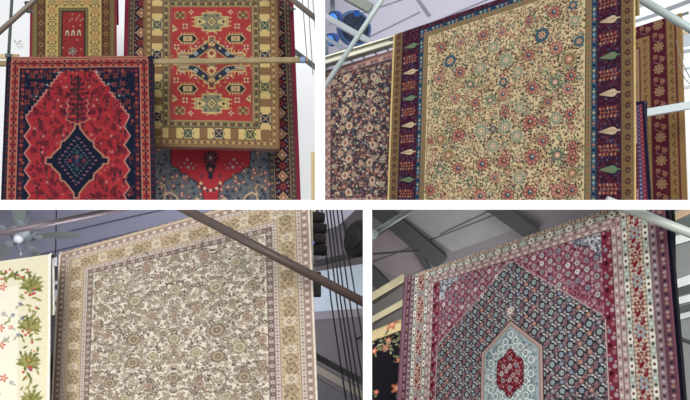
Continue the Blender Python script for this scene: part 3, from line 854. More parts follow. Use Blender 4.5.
def draw_pile_edge(c):
    W, H = c.W, c.H
    c.rect(0, 0, W, H, '8d2f4a'); c.rect(W - 3, 0, W, H, '20203c'); c.rect(W * .52, 0, W * .66, H, '4a4a78'); c.rect(W * .3, 0, W * .5, H, 'b0647a')
    y = 2
    while y < H:
        c.loz(W * .4, y, 1.6, 2.2, ('d8b0b0', '6a2438')[int(y) % 2]); c.dot(W * .14, y + 1, 1.3, ('c9808a', '5a2038')[int(y * 2) % 2]); c.dot(W * .59, y + 2, 1, '9a9ac0'); c.dot(W * .74, y, 1, 'c06a70')
        y += 4.1
    c.rect(0, 0, W, 2, '20203c')

# ================================================================ lower left: ivory rug with leafy border
def draw_leafy(c):
    L = c.L; W, H = c.W, c.H; HB = H + 40
    c.rect(0, 0, W, H, 'f2ecd8')
    c.rect(W - 30, 0, W, H, 'eae2c4'); c.rect(0, 0, W, 26, 'eae2c4'); c.rect(W - 7.5, 0, W, H, 'ece2c0'); c.rect(W - 1.4, 0, W, H, 'faf7ee')
    r = c.rng
    gr = ['8c8a4c', '75783c', 'a29c5c', '9a9456', '69703c']
    def spray(x, y, s=1.0):
        for q in range(9):
            a = -PI / 2 + .25 + (q - 4) * .27; l = (15 - abs(q - 4) * 1.2) * s
            px_, py_ = x, y + 4 * s; p = []
            for e_ in range(6):
                p.append((px_, py_)); a2 = a + (q - 4) * .05 * e_; px_ += math.cos(a2) * l / 5; py_ += math.sin(a2) * l / 5
            c.line(p[:-1], 2.8 * s, gr[q % 5]); c.line(p, 1.0 * s, gr[(q + 1) % 5])
        for q in range(6): c.dot(x + r.uniform(-5, 4) * s, y + 5 * s + r.uniform(-2, 3) * s, 1.2 * s, 'c04a3c'); 
        c.dot(x, y + 4.5 * s, .8, 'e8b080')
    xr = W - 19
    ys = [L(38, p)[1] for p in (285, 325, 362, 400)]
    for y in ys: spray(xr + r.uniform(-2, 2), y, 1.15)
    for y in np.arange(24, H + 10, 8.5):
        for q in range(4):
            a = r.uniform(0, PI); c.leaf(xr + r.uniform(-9, 9), y + r.uniform(-4, 4), r.uniform(5, 8), 2.4, a, r.choice(gr))
        if r.random() < .5: c.star(xr + r.uniform(-8, 8), y, 1.8, r.choice(('c8503f', '6a6a8a', 'd9a04a')), 5, .3)
    x = 4
    while x < W - 20:
        for q in range(3): c.leaf(x + r.uniform(-3, 3), 15 + r.uniform(-6, 6), r.uniform(5, 9), 2.6, r.uniform(-.8, .8) + PI / 2 * (q % 2), r.choice(gr))
        if r.random() < .5: c.dot(x, 12 + r.uniform(-4, 6), 1.3, 'c8503f')
        x += 4.2
    # field flowers
    for k in range(44):
        x, y = r.uniform(2, W - 36), r.uniform(36, H)
        col = r.choice(('c84f44', '77789a', '9aa070', 'c84f44', '8a8c54'))
        if col in ('9aa070', '8a8c54'): c.leaf(x, y, 7, 2, r.uniform(0, 3), col); c.leaf(x + 3, y - 2, 5, 1.6, r.uniform(0, 3), col)
        else:
            c.star(x, y, 2.6, col, 5, .35); c.dot(x, y, .7, 'f0d8a0')
            c.leaf(x + 3, y + 2, 4, 1.4, .6, '9aa070')
    for (px, py) in ((3, 287), (2, 345), (4, 378), (1, 328)):
        x, y = L(px, py); c.star(x, y, 4.4, 'd0584c', 5, .35); c.dot(x, y, 1.2, 'f0c8a0')
    for (px, py) in ((20, 304), (13, 315), (18, 335), (22, 318)):
        x, y = L(px, py); c.star(x, y, 2.6, '75769a', 5, .35); c.leaf(x - 3, y + 3, 5, 1.5, 2.2, '8c8c5c')

# ================================================================ lower left: large beige rug with ivory floral field
def draw_beige(c):
    L = c.L; W, H = c.W, c.H; HB = H + 90
    rose, dk = 'a88478', '5a4640'
    c.frame(0, 1.6, 'cbb08c', HB); c.frame(1.6, 8.2, 'b8988a', HB)
    c.band(5, 4.2, lambda x, y, a, k: (c.dot(x, y, 1.7, ('7a5a58', 'e2d2be')[k % 2]), c.dot(x, y, .6, 'd0b8a0')), HB)
    c.frame(2.0, 2.6, '7a5f58', HB); c.frame(7.4, 8.2, '7a5f58', HB)
    c.frame(8.2, 12.4, 'd6c6b2', HB); c.band(10.3, 3.6, lambda x, y, a, k: c.loz(x, y, 1.7, 1.4, ('8f7068', 'b59a88')[k % 2]), HB)
    c.frame(12.4, 13, '7a625a', HB); c.frame(13, 30.5, 'c8ae84', HB)
    def mb(x, y, a, k):
        s = math.sin(a); h = abs(s) > .5
        if k % 3 == 0:
            for q in range(8): c.dot(x + 4.6 * math.cos(q * PI / 4), y + 4.6 * math.sin(q * PI / 4), 1.2, 'dccdb2')
            c.star(x, y, 3.8, 'd9cab0', 4, .3); c.star(x, y, 2.8, '6d504a', 4, .3); c.dot(x, y, 1.1, 'd9c4a8')
        else:
            col = ('bfa574', 'b29a6c')[k % 2]
            c.ell(x, y, 5.6, 5.6, col); c.arc(x, y, 6.4, .9, k, k + 3.3, '7d6a4c'); c.arc(x, y, 4, .8, k + 3, k + 6, '86724f')
            for q in range(5): c.leaf(x + 5 * math.cos(q * 1.25 + k), y + 5 * math.sin(q * 1.25 + k), 4, 1.5, q * 1.25, ('8a7454', '9a8458', '7a5c4c')[q % 3])
            c.star(x, y, 2, '6d5a4a', 5, .3); c.dot(x + 3, y - 3, .9, '9a6a58'); c.dot(x - 3, y + 2.5, .9, '6a6048')
    c.band(21.7, 10.3, mb, HB)
    c.band(15, 5.2, lambda x, y, a, k: c.dot(x, y, .9, ('8a6e54', 'a88a5c')[k % 2]), HB)
    c.band(28.6, 5.2, lambda x, y, a, k: c.dot(x, y, .9, ('8a6e54', 'a88a5c')[k % 2]), HB)
    c.frame(30.5, 31.2, '74605a', HB); c.frame(31.2, 35.4, 'd2c2b2', HB)
    c.band(33.3, 3.6, lambda x, y, a, k: c.loz(x, y, 1.7, 1.4, ('8f7068', 'a88e80')[k % 2]), HB)
    c.frame(35.4, 41.6, '8d7070', HB)
    c.band(38.5, 4.4, lambda x, y, a, k: (c.dot(x, y, 2.0, ('55403f', 'cdb8a6')[k % 2]), c.dot(x, y, .8, ('c4a894', '6a5050')[k % 2])), HB)
    c.frame(35.4, 36, '4f3f3e', HB); c.frame(41, 41.8, '4f3f3e', HB)
    c.rect(41.8, 41.8, W - 41.8, H, 'dfd3bb')
    t = lambda x, y: 43.5 < x < W - 43.5 and y > 43.5
    r = c.rng; cx = W / 2
    stem = '94826c'
    pal = ['6a5a4c', '7d6c5a', '94806a', '54473d', 'a58f76', '8a6e60', '6d6a54', '5c4a44']
    # mirrored fine scatter
    def f(x, y, rr):
        k = rr.randrange(10); p1 = rr.choice(pal); sz = rr.uniform(.85, 1.3); an = rr.uniform(0, PI)
        for s in (1, -1):
            X = cx + s * x
            if not t(X, y): continue
            A = an if s > 0 else PI - an
            if k < 2: c.dot(X, y, 1.2 * sz, p1)
            elif k < 3: c.leaf(X, y, 4.4 * sz, 2.1 * sz, A, p1)
            elif k < 7: c.dot(X, y, 2.2 * sz, p1); c.dot(X, y, 1.2 * sz, 'c9b69a'); c.dot(X, y, .6, p1)
            elif k == 7: c.arc(X, y, 3, .8, A, A + 3, p1); c.dot(X, y, 1, p1)
            else: c.star(X, y, 2.4 * sz, p1, 5, .35); c.dot(X, y, .8, 'dccbb0')
    c.fill(0, 44, W / 2 - 42, H, 4.3, f)
    # scrolling arabesque, drawn mirrored about the rug's middle
    for row, y in enumerate(np.arange(50, H + 30, 27)):
        for col_, x in enumerate(np.arange(0, W / 2 - 40, 29)):
            for s in (1, -1):
                X = cx + s * (x + (14 if row % 2 else 0)); Y = y
                if not t(X, Y): continue
                a = 1.2 if s > 0 else PI - 1.2
                c.arc(X, Y, 12, .95, a, a + 4.4, stem); c.arc(X + s * 13, Y + 9, 8, .8, a + 2, a + 5.6, stem); c.arc(X - s * 9, Y - 11, 7, .8, a + 3.1, a + 7, stem)
    # palmettes
    def pm(x, y, s_, kind):
        s_ *= 1.0
        for s in (1, -1):
            X = cx + s * x
            if not t(X - 3, y) or not t(X + 3, y): continue
            a, b_, d = (('5a4c40', '8d7a60', 'bfa67c'), ('6d6450', 'a39a78', 'cbb78c'), ('6a4a44', '9a7c68', 'c9ab8a'))[kind]
            c.star(X, y, s_ * 1.02, a, 14, .06); c.dot(X, y, s_ * .86, b_); c.ring(X, y, s_ * .7, s_ * .14, d); c.dot(X, y, s_ * .46, b_); c.star(X, y, s_ * .4, a, 5, .35); c.dot(X, y, s_ * .14, d)
            c.arc(X, y, s_ * 1.75, .9, 3.6, 5.8, a); c.arc(X, y, s_ * 1.6, .7, .5, 2.4, b_)
            if x == 0: break
    pts = []
    for py, lst in ((252, ()),):
        pass
    for (px, py, r_) in ((247, 317, 15), (212, 380, 14), (214, 243, 13), (255, 372, 12)):
        x, y = L(px, py); x = abs(x - cx)
        for s in (1, -1):
            X = cx + s * x; c.ring(X, y, r_, 1.0, '7a695a')
            for q in range(9): c.dot(X + r_ * math.cos(q * .7), y + r_ * math.sin(q * .7), 1.5, ('6a5a4c', '8a6e60')[q % 2])
    for (px, py, s_, k) in ((172, 290, 6.5, 1), (171, 339, 6.5, 1), (172, 258, 5, 0), (172, 378, 6, 0), (172, 316, 4, 2), (216, 287, 7.5, 1), (217, 330, 8, 0), (196, 353, 5.5, 1), (218, 356, 7, 0), (239, 347, 7.5, 1), (244, 377, 7, 0), (247, 318, 5, 2), (197, 309, 4.5, 2),
                            (232, 302, 4.5, 0), (260, 304, 5, 2), (252, 284, 4.5, 0), (236, 262, 5.5, 1), (204, 255, 5, 2), (258, 252, 4.5, 0), (192, 270, 4, 2), (200, 384, 5, 2), (262, 340, 4.5, 2), (256, 396, 5, 0), (226, 396, 5.5, 1), (230, 235, 4.5, 0), (190, 236, 4.5, 1), (262, 366, 4, 2), (186, 330, 3.5, 0)):
        x, y = L(px, py); x = abs(x - cx); x = 0 if x < 6 else x
        pm(x, y, s_, k)

# ================================================================ lower right: herati rug
def draw_herati(c):
    L = c.L; W, H = c.W, c.H; HB = H + 90
    cx = L(510.5, 345)[0]
    # ---- field first, borders over it
    c.rect(0, 0, W, H, '4a434e')
    pal = ['a8888a', 'b89a96', '8d767c', '6a5460', 'c8aca4', '98606a', '7a8288', '4c4854', 'b07072', '9c868a']
    def gr(x, y, r):
        k = r.randrange(6)
        if k < 2: c.dot(x, y, r.uniform(.6, 1.1), r.choice(pal))
        elif k < 4: c.leaf(x, y, 3, 1.1, r.uniform(0, PI), r.choice(pal))
        elif k == 4: c.arc(x, y, 2, .5, r.uniform(0, 3), r.uniform(0, 3) + 2.5, r.choice(pal))
        else: c.star(x, y, 1.4, r.choice(pal), 4, .3)
    c.fill(40, 8, W - 40, H, 2.1, gr)
    st = 17.0
    rows = int(H / (st / 2)) + 2
    def lattice(fn, test):
        for j in range(-1, rows):
            for i in range(-12, 13):
                x = cx + i * st + (st / 2 if j % 2 else 0); y = 6 + j * 7.2
                if test(x, y): fn(x, y, (i + (j // 2)) % 3, j)
    def her(x, y, k, j):
        # rosette held by two curved leaves on the diagonal, blossoms between
        c.dot(x, y, 3.4, '1c1e28')
        for a0 in (-1.5, PI - 1.5): c.arc(x, y, 5.5, 2.4, a0 - .1, a0 + 1.5, '22222c'); c.arc(x, y, 4.9, 1.25, a0, a0 + 1.35, 'd6dad6')
        for q in range(10): c.dot(x + 4.2 * math.cos(q * .628 + 1), y + 4.2 * math.sin(q * .628 + 1), .6, ('7a6068', 'a88a8c')[q % 2]) if not (q in (0, 1, 5, 6)) else None
        c.star(x, y, 2.6, ('b0c2c6', 'a4b4be', 'bcc2be')[k], 8, .18); c.dot(x, y, 1.2, '5a6a78'); c.dot(x, y, .55, 'd8dcd8')
        q = (j + k) % 3
        c.dot(x + st / 2, y, 2.5, '3a3440'); c.dot(x + st / 2, y, 2.1, ('77778c', 'b5766e', '8d7f8c')[q]); c.star(x + st / 2, y, 1.5, ('a4aabc', 'cf9a88', 'b8a8b0')[q], 6, .3)
        c.dot(x + st / 4, y + 3.6, 1.5, 'a8626e'); c.dot(x - st / 4, y + 3.6, 1.3, 'c09a96')
        for sg in (-1, 1): c.leaf(x + sg * st / 4, y + 3.6, 5, 1.2, sg * .8, '8d7078')
    lattice(her, lambda x, y: j_ok(x, y))
    # crimson corner pieces
    yt = c.T + 46
    lx = 54.5; yb = (L(434, 357)[1] + L(603, 303)[1]) / 2; yap = L(522, 258)[1]
    for s in (1, -1):
        pts = [(lx - 6, yt - 2), (cx + 1, yt - 2), (cx + 1, yap), (cx - 4, yap + 1), (lx, yb), (lx - 6, yb)]
        pts = [(x if s > 0 else 2 * cx - x, y) for x, y in pts]
        c.poly(pts, '964c62')
        c.line(pts[2:5], 1.2, 'c9a4a0')
        t = inpoly(pts)
        def gr2(x, y, r):
            k = r.randrange(5)
            if k < 2: c.dot(x, y, r.uniform(.6, 1.0), r.choice(('b87480', '6a2238', 'cca4a8', '7a3048', 'a8505e')))
            elif k < 4: c.leaf(x, y, 2.8, 1, r.uniform(0, PI), r.choice(('b86c78', '5c2034', 'c08a90', '9c3c50')))
            else: c.arc(x, y, 2, .5, r.uniform(0, 3), r.uniform(0, 3) + 2.5, 'c08c94')
        c.fill(min(p[0] for p in pts), yt, max(p[0] for p in pts), yb, 2.1, gr2, t)
        def rb(x, y, k, j):
            c.dot(x, y, 2.9, '5c2036'); c.star(x, y, 2.6, ('d8d4d4', 'a2a4b4', 'c4b4b8')[k], 8, .2); c.dot(x, y, 1, '8a5a6c')
            c.dot(x + st / 2, y, 2.1, ('e4dede', '94909e', 'bfaeb4')[(k + 1) % 3]); c.dot(x + st / 2, y, .8, '8a4a5a')
            c.dot(x + st / 4, y + 3.6, 1.3, 'd0a4ac'); c.dot(x - st / 4, y + 3.6, 1.2, 'b8808c')
        lattice(rb, lambda x, y: t(x - 2, y) and t(x + 2, y) and t(x, y + 3))
        # pale blue-grey outer corner
        q = [(lx - 2, yt - 2), (lx + 34, yt - 2), (lx + 22, yt + 6), (lx + 12, yt + 10), (lx + 6, yt + 18), (lx - 2, yt + 24)]
        q = [(x if s > 0 else 2 * cx - x, y) for x, y in q]
        c.poly(q, '9c9ca8'); c.line(q[1:5], .9, '5a3444'); t2 = inpoly(q)
        c.fill(min(p[0] for p in q), yt, max(p[0] for p in q), yt + 34, 3.1, lambda x, y, r: (c.arc(x, y, 2.4, .7, r.uniform(0, 6), r.uniform(0, 6) + 3, r.choice(('4a4c60', '6a6474', 'dcdce0'))), c.dot(x, y, .9, r.choice(('e4e2e4', '7d6474', '565a70')))), t2)
    # narrow crimson strip beside the field
    for s in (1, -1):
        x0, x1 = (45.5, 55) if s > 0 else (W - 55, W - 45.5)
        c.rect(x0, yt, x1, H, '8e3448'); c.rect(x0 if s < 0 else x1 - 1, yb, (x0 + 1) if s < 0 else x1, H, 'cbb0a8')
        for k, y in enumerate(np.arange(yt, H, 5.2)):
            c.dot(x0 + (3.2 if k % 2 else 6.4), y, 1.7, ('c0a0a4', '5a2236', 'b06a74', '94949e')[k % 4]); c.dot(x0 + (7.2 if k % 2 else 2.2), y + 2, .9, 'cf9aa0')
    # ---- medallion
    pt = lambda px, py: L(px, py)
    a_top = L(510, 321); sh_l = L(480, 356); sh_r = L(541, 343)
    hw = (sh_r[0] - sh_l[0]) / 2; mx = (sh_r[0] + sh_l[0]) / 2; shy = (sh_l[1] + sh_r[1]) / 2
    mx = cx
    bot = H + 20
    def hexp(g):
        return [(mx, a_top[1] + g * 1.25), (mx + hw - g, shy + g * .35), (mx + hw - g, bot), (mx - hw + g, bot), (mx - hw + g, shy + g * .35)]
    c.poly(hexp(-1.2), '5a3a40'); c.poly(hexp(0), 'c4a294'); c.poly(hexp(2.3), 'a87c74'); c.poly(hexp(3.4), '9fb2b4')
    th = inpoly(hexp(5.5))
    def gm(x, y, r):
        k = r.randrange(4)
        if k == 0: c.dot(x, y, .9, r.choice(('6a7c84', '54646c', 'dde2de')))
        elif k < 3: c.leaf(x, y, 3, 1.1, r.uniform(0, PI), r.choice(('6c7c80', '5a6a70', 'c9d4d2', '8a949a', 'a88a88')))
        else: c.arc(x, y, 2, .6, r.uniform(0, 3), r.uniform(0, 3) + 3, r.choice(('4f5e68', 'dfe4e0')))
    c.fill(mx - hw, a_top[1], mx + hw, H, 2.5, gm, th)
    def wm(x, y, k, j):
        c.ring(x, y, 3.2, .9, 'e4ebe6'); c.dot(x, y, 2, '7a949c'); c.dot(x, y, .95, 'd2a8a0')
    for j in range(0, 14):
        for i in range(-3, 4):
            x = mx + i * 11 + (5.5 if j % 2 else 0); y = a_top[1] + 12 + j * 6
            if th(x - 3, y) and th(x + 3, y) and th(x, y - 3): wm(x, y, 0, 0)
    # crimson heart of the medallion
    ct, cb = L(511, 349)[1], L(511, 397)[1]; cw = (L(524, 360)[0] - L(497, 366)[0]) / 2; ccx = mx - 0.5; my = (ct + cb) / 2
    side = [(2, -1), (4.2, -.86), (6.5, -.72), (cw - 3, -.62), (cw - 1, -.52), (cw, -.4), (cw, .4), (cw - 1, .52), (cw - 3, .62), (6.5, .72), (4.2, .86), (2, 1)]
    hh = (cb - ct) / 2
    core = [(ccx + x, my + y * hh) for x, y in side] + [(ccx - x, my + y * hh) for x, y in reversed(side)]
    c.poly(core, '8a2c38'); c.line(core, .8, '4f3440', True)
    tc = inpoly(core)
    c.fill(ccx - cw, ct, ccx + cw, cb, 2.6, lambda x, y, r: c.dot(x, y, .7, r.choice(('b86a6c', '5a1c2c', 'c9989a'))), tc)
    for dx, dy, col in ((0, -.62, 'b09aa0'), (0, .62, 'b09aa0'), (-.5, -.3, 'c4a0a0'), (.5, -.3, 'a8a4ac'), (-.5, .3, 'a8a4ac'), (.5, .3, 'c4a0a0'), (0, -.28, 'e0cccc'), (0, 0, '7a2434'), (-.62, 0, 'e2d2d0'), (.62, 0, 'b8908e'), (0, .28, 'd2b4b2'), (-.25, -.1, 'd8c4c4'), (.25, .1, 'c9a8a8')):
        c.star(ccx + dx * cw, my + dy * hh, 2.5, col, 8, .2); c.dot(ccx + dx * cw, my + dy * hh, .9, '6a3040')
    # pendant flower over the apex
    x, y = L(510, 311); c.star(x, y, 5, 'd8c2b8', 8, .25); c.star(x, y, 2.6, 'f2e6dc', 6, .3); c.dot(x, y, 1, 'b06a70')
    for s in (-1, 1): c.line([(x, y + 4), (x + s * 3, y + 9)], 1.4, 'c4a294')
    # ---- borders
    c.frame(0, 3.6, '24203a', HB); c.rect(0, 0, 3.6, H, '8f6a78')
    c.frame(3.6, 4.4, '9c5a70', HB); c.frame(4.4, 10.5, '7a4a58', HB)
    c.band(7.4, 3.1, lambda x, y, a, k: c.loz(x, y, 1.7, 1.5, ('a8806c', '4a3a4c', 'b09090')[k % 3]), HB)
    c.frame(10.5, 11.2, '4a3444', HB); c.frame(11.2, 16.5, '96747a', HB)
    c.band(13.8, 3.1, lambda x, y, a, k: c.loz(x, y, 1.5, 1.5, ('b5a8a4', '5a4250')[k % 2]), HB)
    def white_guard(i0, i1):
        c.frame(i0, i1, 'd6cdb8', HB); c.frame(i0, i0 + .7, '4a4450', HB); c.frame(i1 - .7, i1, '4a4450', HB)
        def g(x, y, a, k):
            c.ell(x, y, 2.2, 3.2, ('efe9d6', 'a8b4a6')[k % 2]); c.dot(x, y, 1.1, ('7a3040', 'd8dccc')[k % 2])
            dx, dy = (0, 4.7) if abs(math.sin(a)) > .5 else (4.7, 0)
            c.dot(x + dx, y + dy, 1.3, '5c5450')
        c.band((i0 + i1) / 2, 9.4, g, HB)
    white_guard(16.5, 22)
    c.frame(22, 33, '8c2433', HB)
    def mainb(x, y, a, k):
        h = abs(math.sin(a)) > .5
        O = lambda u, v: (x + v, y + u) if h else (x + u, y + v)
        for u in (-3, 0, 3):
            for sg in (-1, 1): c.dot(*O(u + sg * .7, sg * 4.7), 1.25, ('d9c6a8', 'c9b090')[(u // 3) % 2])
        if k % 4 == 3:
            c.star(x, y, 4.8, '98a6aa', 6, .2); c.dot(x, y, 1.9, 'c48a7c'); c.dot(x, y, .9, '5c3038')
            for sg in (-1, 1): c.dot(*O(sg * 4.2, sg * 2), 1.4, '93a0a4')
        elif k % 2:
            c.star(x, y, 4, 'd2b79a', 6, .3); c.star(x, y, 2.5, '8c2f38', 6, .25); c.dot(x, y, 1, 'd9b08a')
        else:
            c.ell(x, y, 2.4, 2.4, 'b8787a'); c.star(x, y, 2.2, '5c3038', 5, .3); c.dot(x, y, .9, 'e0cab0')
            for sg in (-1, 1):
                p = O(sg * 3.4, -sg * 2.4); c.dot(*p, 1.7, 'dcc8ac'); c.dot(*p, .8, '8c2433')
                c.arc(*O(sg * 3, sg * 1.5), 2.4, .7, 0, 4, 'd2bca0')
    c.band(27.5, 8.9, mainb, HB)
    white_guard(33, 38.2)
    c.frame(38.2, 42.2, 'c09a98', HB); c.band(40.2, 3.8, lambda x, y, a, k: c.dot(x, y, 1.3, ('e0c4bc', '8a5a64', 'cfc6b4')[k % 3]), HB)
    c.frame(42.2, 42.7, '5a4450', HB); c.frame(42.7, 46.2, 'c9a8a0', HB); c.band(44.4, 3.8, lambda x, y, a, k: c.dot(x, y, 1.1, ('a06a70', 'e6d6c6')[k % 2]), HB)
    c.frame(46.2, 46.8, '5a3444', HB)
def j_ok(x, y): return True

# ================================================================ lower right: black rug with salmon flowers at the left edge
def draw_black_floral(c):
    W, H = c.W, c.H
    c.rect(0, 0, W, H, '15131a'); c.rect(0, 0, W, 9, 'cdb98c'); c.rect(0, 9, W, 10, '6a5a44')
    L = c.L; r = c.rng
    for (px, py, s) in ((392, 324, 6), (386, 347, 4), (397, 388, 6), (374, 351, 4), (388, 340, 3), (376, 392, 3), (399, 360, 3)):
        x, y = L(px, py)
        c.star(x, y, s, 'b0644e', 5, .25); c.star(x, y, s * .6, 'd08a6c', 5, .3); c.dot(x, y, s * .2, 'e8c8a0')
        for q in range(5):
            a = r.uniform(0, 6.28); c.leaf(x + s * 1.3 * math.cos(a), y + s * 1.3 * math.sin(a), s * 1.1, s * .4, a, r.choice(('7d7a5c', '9a9474', '5c6048')))
    for k in range(26):
        x, y = L(r.uniform(371, 402), r.uniform(333, 358)); c.leaf(x, y, r.uniform(3, 5), 1.6, r.uniform(0, 3), r.choice(('8d886c', 'b0a888', '6a6a50', '94705c')))
# ================================================================ light
W_ = bpy.data.worlds.new('world'); bpy.context.scene.world = W_; W_.use_nodes = True
W_.node_tree.nodes['Background'].inputs['Color'].default_value = (.9, .94, 1, 1)
W_.node_tree.nodes['Background'].inputs['Strength'].default_value = .62
def lamp(name, kind, loc, energy, color=(1, 1, 1), size=.5, target=None, angle=None):
    l = bpy.data.lights.new(name, kind); l.energy = energy; l.color = color
    if kind == 'AREA': l.size = size
    if kind == 'POINT': l.shadow_soft_size = size
    if angle is not None: l.angle = angle
    o = bpy.data.objects.new(name, l); COL.objects.link(o); o.location = loc
    if target is not None: o.rotation_euler = (Vector(target) - Vector(loc)).to_track_quat('-Z', 'Y').to_euler()
    return o
lamp('hall_daylight', 'SUN', (0, -4, 6), 2.15, (1, .98, .95), target=(.7, 4.5, 3.2), angle=math.radians(35))
sc = bpy.context.scene
sc.view_settings.view_transform = 'Standard'; sc.view_settings.look = 'None'; sc.view_settings.exposure = 0

# ================================================================ white divider between the four bays
YD = 3.7
white = mat('white_paint', 'fdfdfc', .5, var=.005)
def divider_piece(bm, pts):
    """px polygon on the plane y = YD, 3 cm thick, back face a little smaller"""
    f = [PY(x, y, YD) for x, y in pts]; c = sum(f, Vector()) / len(f)
    a = [bm.verts.new(p) for p in f]
    b = [bm.verts.new(Vector((p.x, p.y + .03, p.z)) + Vector((0, 0, .006)) ) for p in f]
    bm.faces.new(a); bm.faces.new(list(reversed(b))); n = len(a)
    for i in range(n): bm.faces.new((a[i], a[(i + 1) % n], b[(i + 1) % n], b[i]))
bm = bmesh.new()
divider_piece(bm, [(-120, 200), (820, 200), (820, 209.7), (-120, 209.7)])
divider_piece(bm, [(315, -90), (325, -90), (325, 200), (315, 200)])
divider_piece(bm, [(363, 209.7), (372, 209.7), (372, 720), (363, 720)])
o = link('trim_1', bm, white); struct(center_origin(o))

# ================================================================ floor
bm = bmesh.new(); s = 16
slab(bm, [(-9, -4, 0), (9, -4, 0), (9, 14, 0), (-9, 14, 0)], Vector((0, 0, -.1)))
struct(center_origin(link('floor', bm, mat('concrete_floor', '77756f', .8, scale=3))))

def panel(name, quad, Y, m, thick=.03):
    """flat panel through px corners at distances Y"""
    pts = [PY(x, y, d) for (x, y), d in zip(quad, Y)]
    pl = Plane(pts[0], pts[1], pts[3]); pts[2] = pl.hit(*quad[2])
    bm = bmesh.new(); slab(bm, pts, -pl.n * thick)
    o = link(name, bm, m); center_origin(o); struct(o); bpy.context.view_layer.update()
    return o, pl
def seam(parent, pl, p0, p1, w, m, name='panel_seam', off=.004, h=.012):
    bm = bmesh.new()
    beam(bm, pl.hit(*p0, off), pl.hit(*p1, off), w, h, up=pl.n)
    return link(name, bm, m, parent)
def pole(name, label, cat, p0, d0, p1, d1, rpx, m, n=18, group=None):
    """straight round pole between two px points at distances Y; radius in px at the nearer end"""
    a, b = PY(*p0, d0), PY(*p1, d1); r = rpx * min(d0, d1) / F
    bm = bmesh.new(); tube(bm, [a, b], r, n)
    o = link(name, bm, m, None, True); center_origin(o)
    for p in o.data.polygons:
        if len(p.vertices) > 4: p.use_smooth = False
    bpy.context.view_layer.update()
    return tag(o, label, cat, group)
def box_bar(name, label, cat, p0, d0, p1, d1, hpx, wpx, m, group=None, bev=.003):
    a, b = PY(*p0, d0), PY(*p1, d1); k = (d0 + d1) / 2 / F
    bm = bmesh.new(); beam(bm, a, b, wpx * k, hpx * k, bev=bev)
    o = link(name, bm, m); center_origin(o); bpy.context.view_layer.update()
    return tag(o, label, cat, group)
def cable(name, label, pts, m, r=.004, cat='cable', group=None):
    bm = bmesh.new(); tube(bm, [PY(x, y, d) for x, y, d in pts], r, 6)
    o = link(name, bm, m, None, True); center_origin(o); return tag(o, label, cat, group)
steel = mat('grey_steel', '8b8d8c', .4, .35)
dsteel = mat('dark_steel', '5b6464', .5, .3)
alu = mat('pale_aluminium', 'c3cccd', .35, .2)
blackp = mat('black_paint', '17161a', .6)
wood = mat('beige_wood', '8f7b54', .6, scale=14, var=.15)
browns = mat('brown_painted_steel', '5c4d49', .4, .1)

# ================================================================ UPPER LEFT BAY
o, plw = panel('wall_upper_left', [(-330, -220), (322, -220), (322, 206), (-330, 206)], [6.6] * 4, mat('white_plaster', 'dcdee0', .9, var=.02, scale=2))
QL = [(7, 59), (152.5, 57.5), (155.5, 205), (1.5, 205)]
o, R = rug('hanging_rug', 'crimson rug with a navy diamond medallion hung over the front rail', QL, (4.9, 4.9, 4.9), (150, 146), draw_crimson, T=-4, tone=(.6, .84, 1.05), edge='241c2c', roll=.02)
o, R = rug('hanging_rug', 'red geometric rug with gold block border behind the wooden rail', [(144, -18), (277.5, -18), (279.3, 149), (143, 146)], (5.2, 5.2, 5.2), (135, 165), draw_kazak, tone=(.7, .78, 1), edge='6a4a34', roll=.025, fringe=('5a3c34', .018, .006))
kR = R
rail_for(R, .6, .6, .018, steel, 'steel rail above the red geometric rug with gold border')
o, R = rug('hanging_rug', 'largest red rug with blue-grey floral corners, behind the gold-bordered rug', [(126, -22), (292, -22), (300.5, 205), (121, 205)], (5.5, 5.5, 5.5), (175, 227), draw_spandrel, tone=(.75, .8, 1), edge='7d1c34', roll=.025)
rail_for(R, .3, .2, .018, steel, 'steel rail over which the largest red rug hangs')
o, R = rug('hanging_rug', 'small gold-bordered rug with plain red centre, at the back by the white wall', [(31, -19), (116, -19), (116.5, 120), (29.5, 120)], (5.8, 5.8, 5.8), (85, 139), draw_small_gold, tone=(.72, .8, 1), edge='8e2a3c', roll=.025)
rail_for(R, .3, .2, .018, steel, 'steel rail holding the small gold-bordered rug')
# the wooden rail the crimson rug hangs over
e = empty('hanging_rail', PY(150, 61, 4.92), 'beige wooden rail with blue end cap in front of the red rugs', 'rail')
bm = bmesh.new(); k = 4.93 / F
beam(bm, PY(-150, 65.5, 4.925), PY(300, 60, 4.925), 4.2 * k, 5.6 * k, bev=.004); link('rail_bar', bm, wood, e)
bm = bmesh.new(); beam(bm, PY(300, 60, 4.925), PY(305.5, 59.9, 4.925), 4.6 * k, 6 * k, bev=.004); link('end_cap', bm, mat('blue_plastic', '6f86b0', .5), e)
bm = bmesh.new(); beam(bm, PY(305.5, 59.9, 4.925), PY(308, 59.8, 4.925), 3.4 * k, 4.4 * k, bev=.003); link('end_block', bm, wood, e)
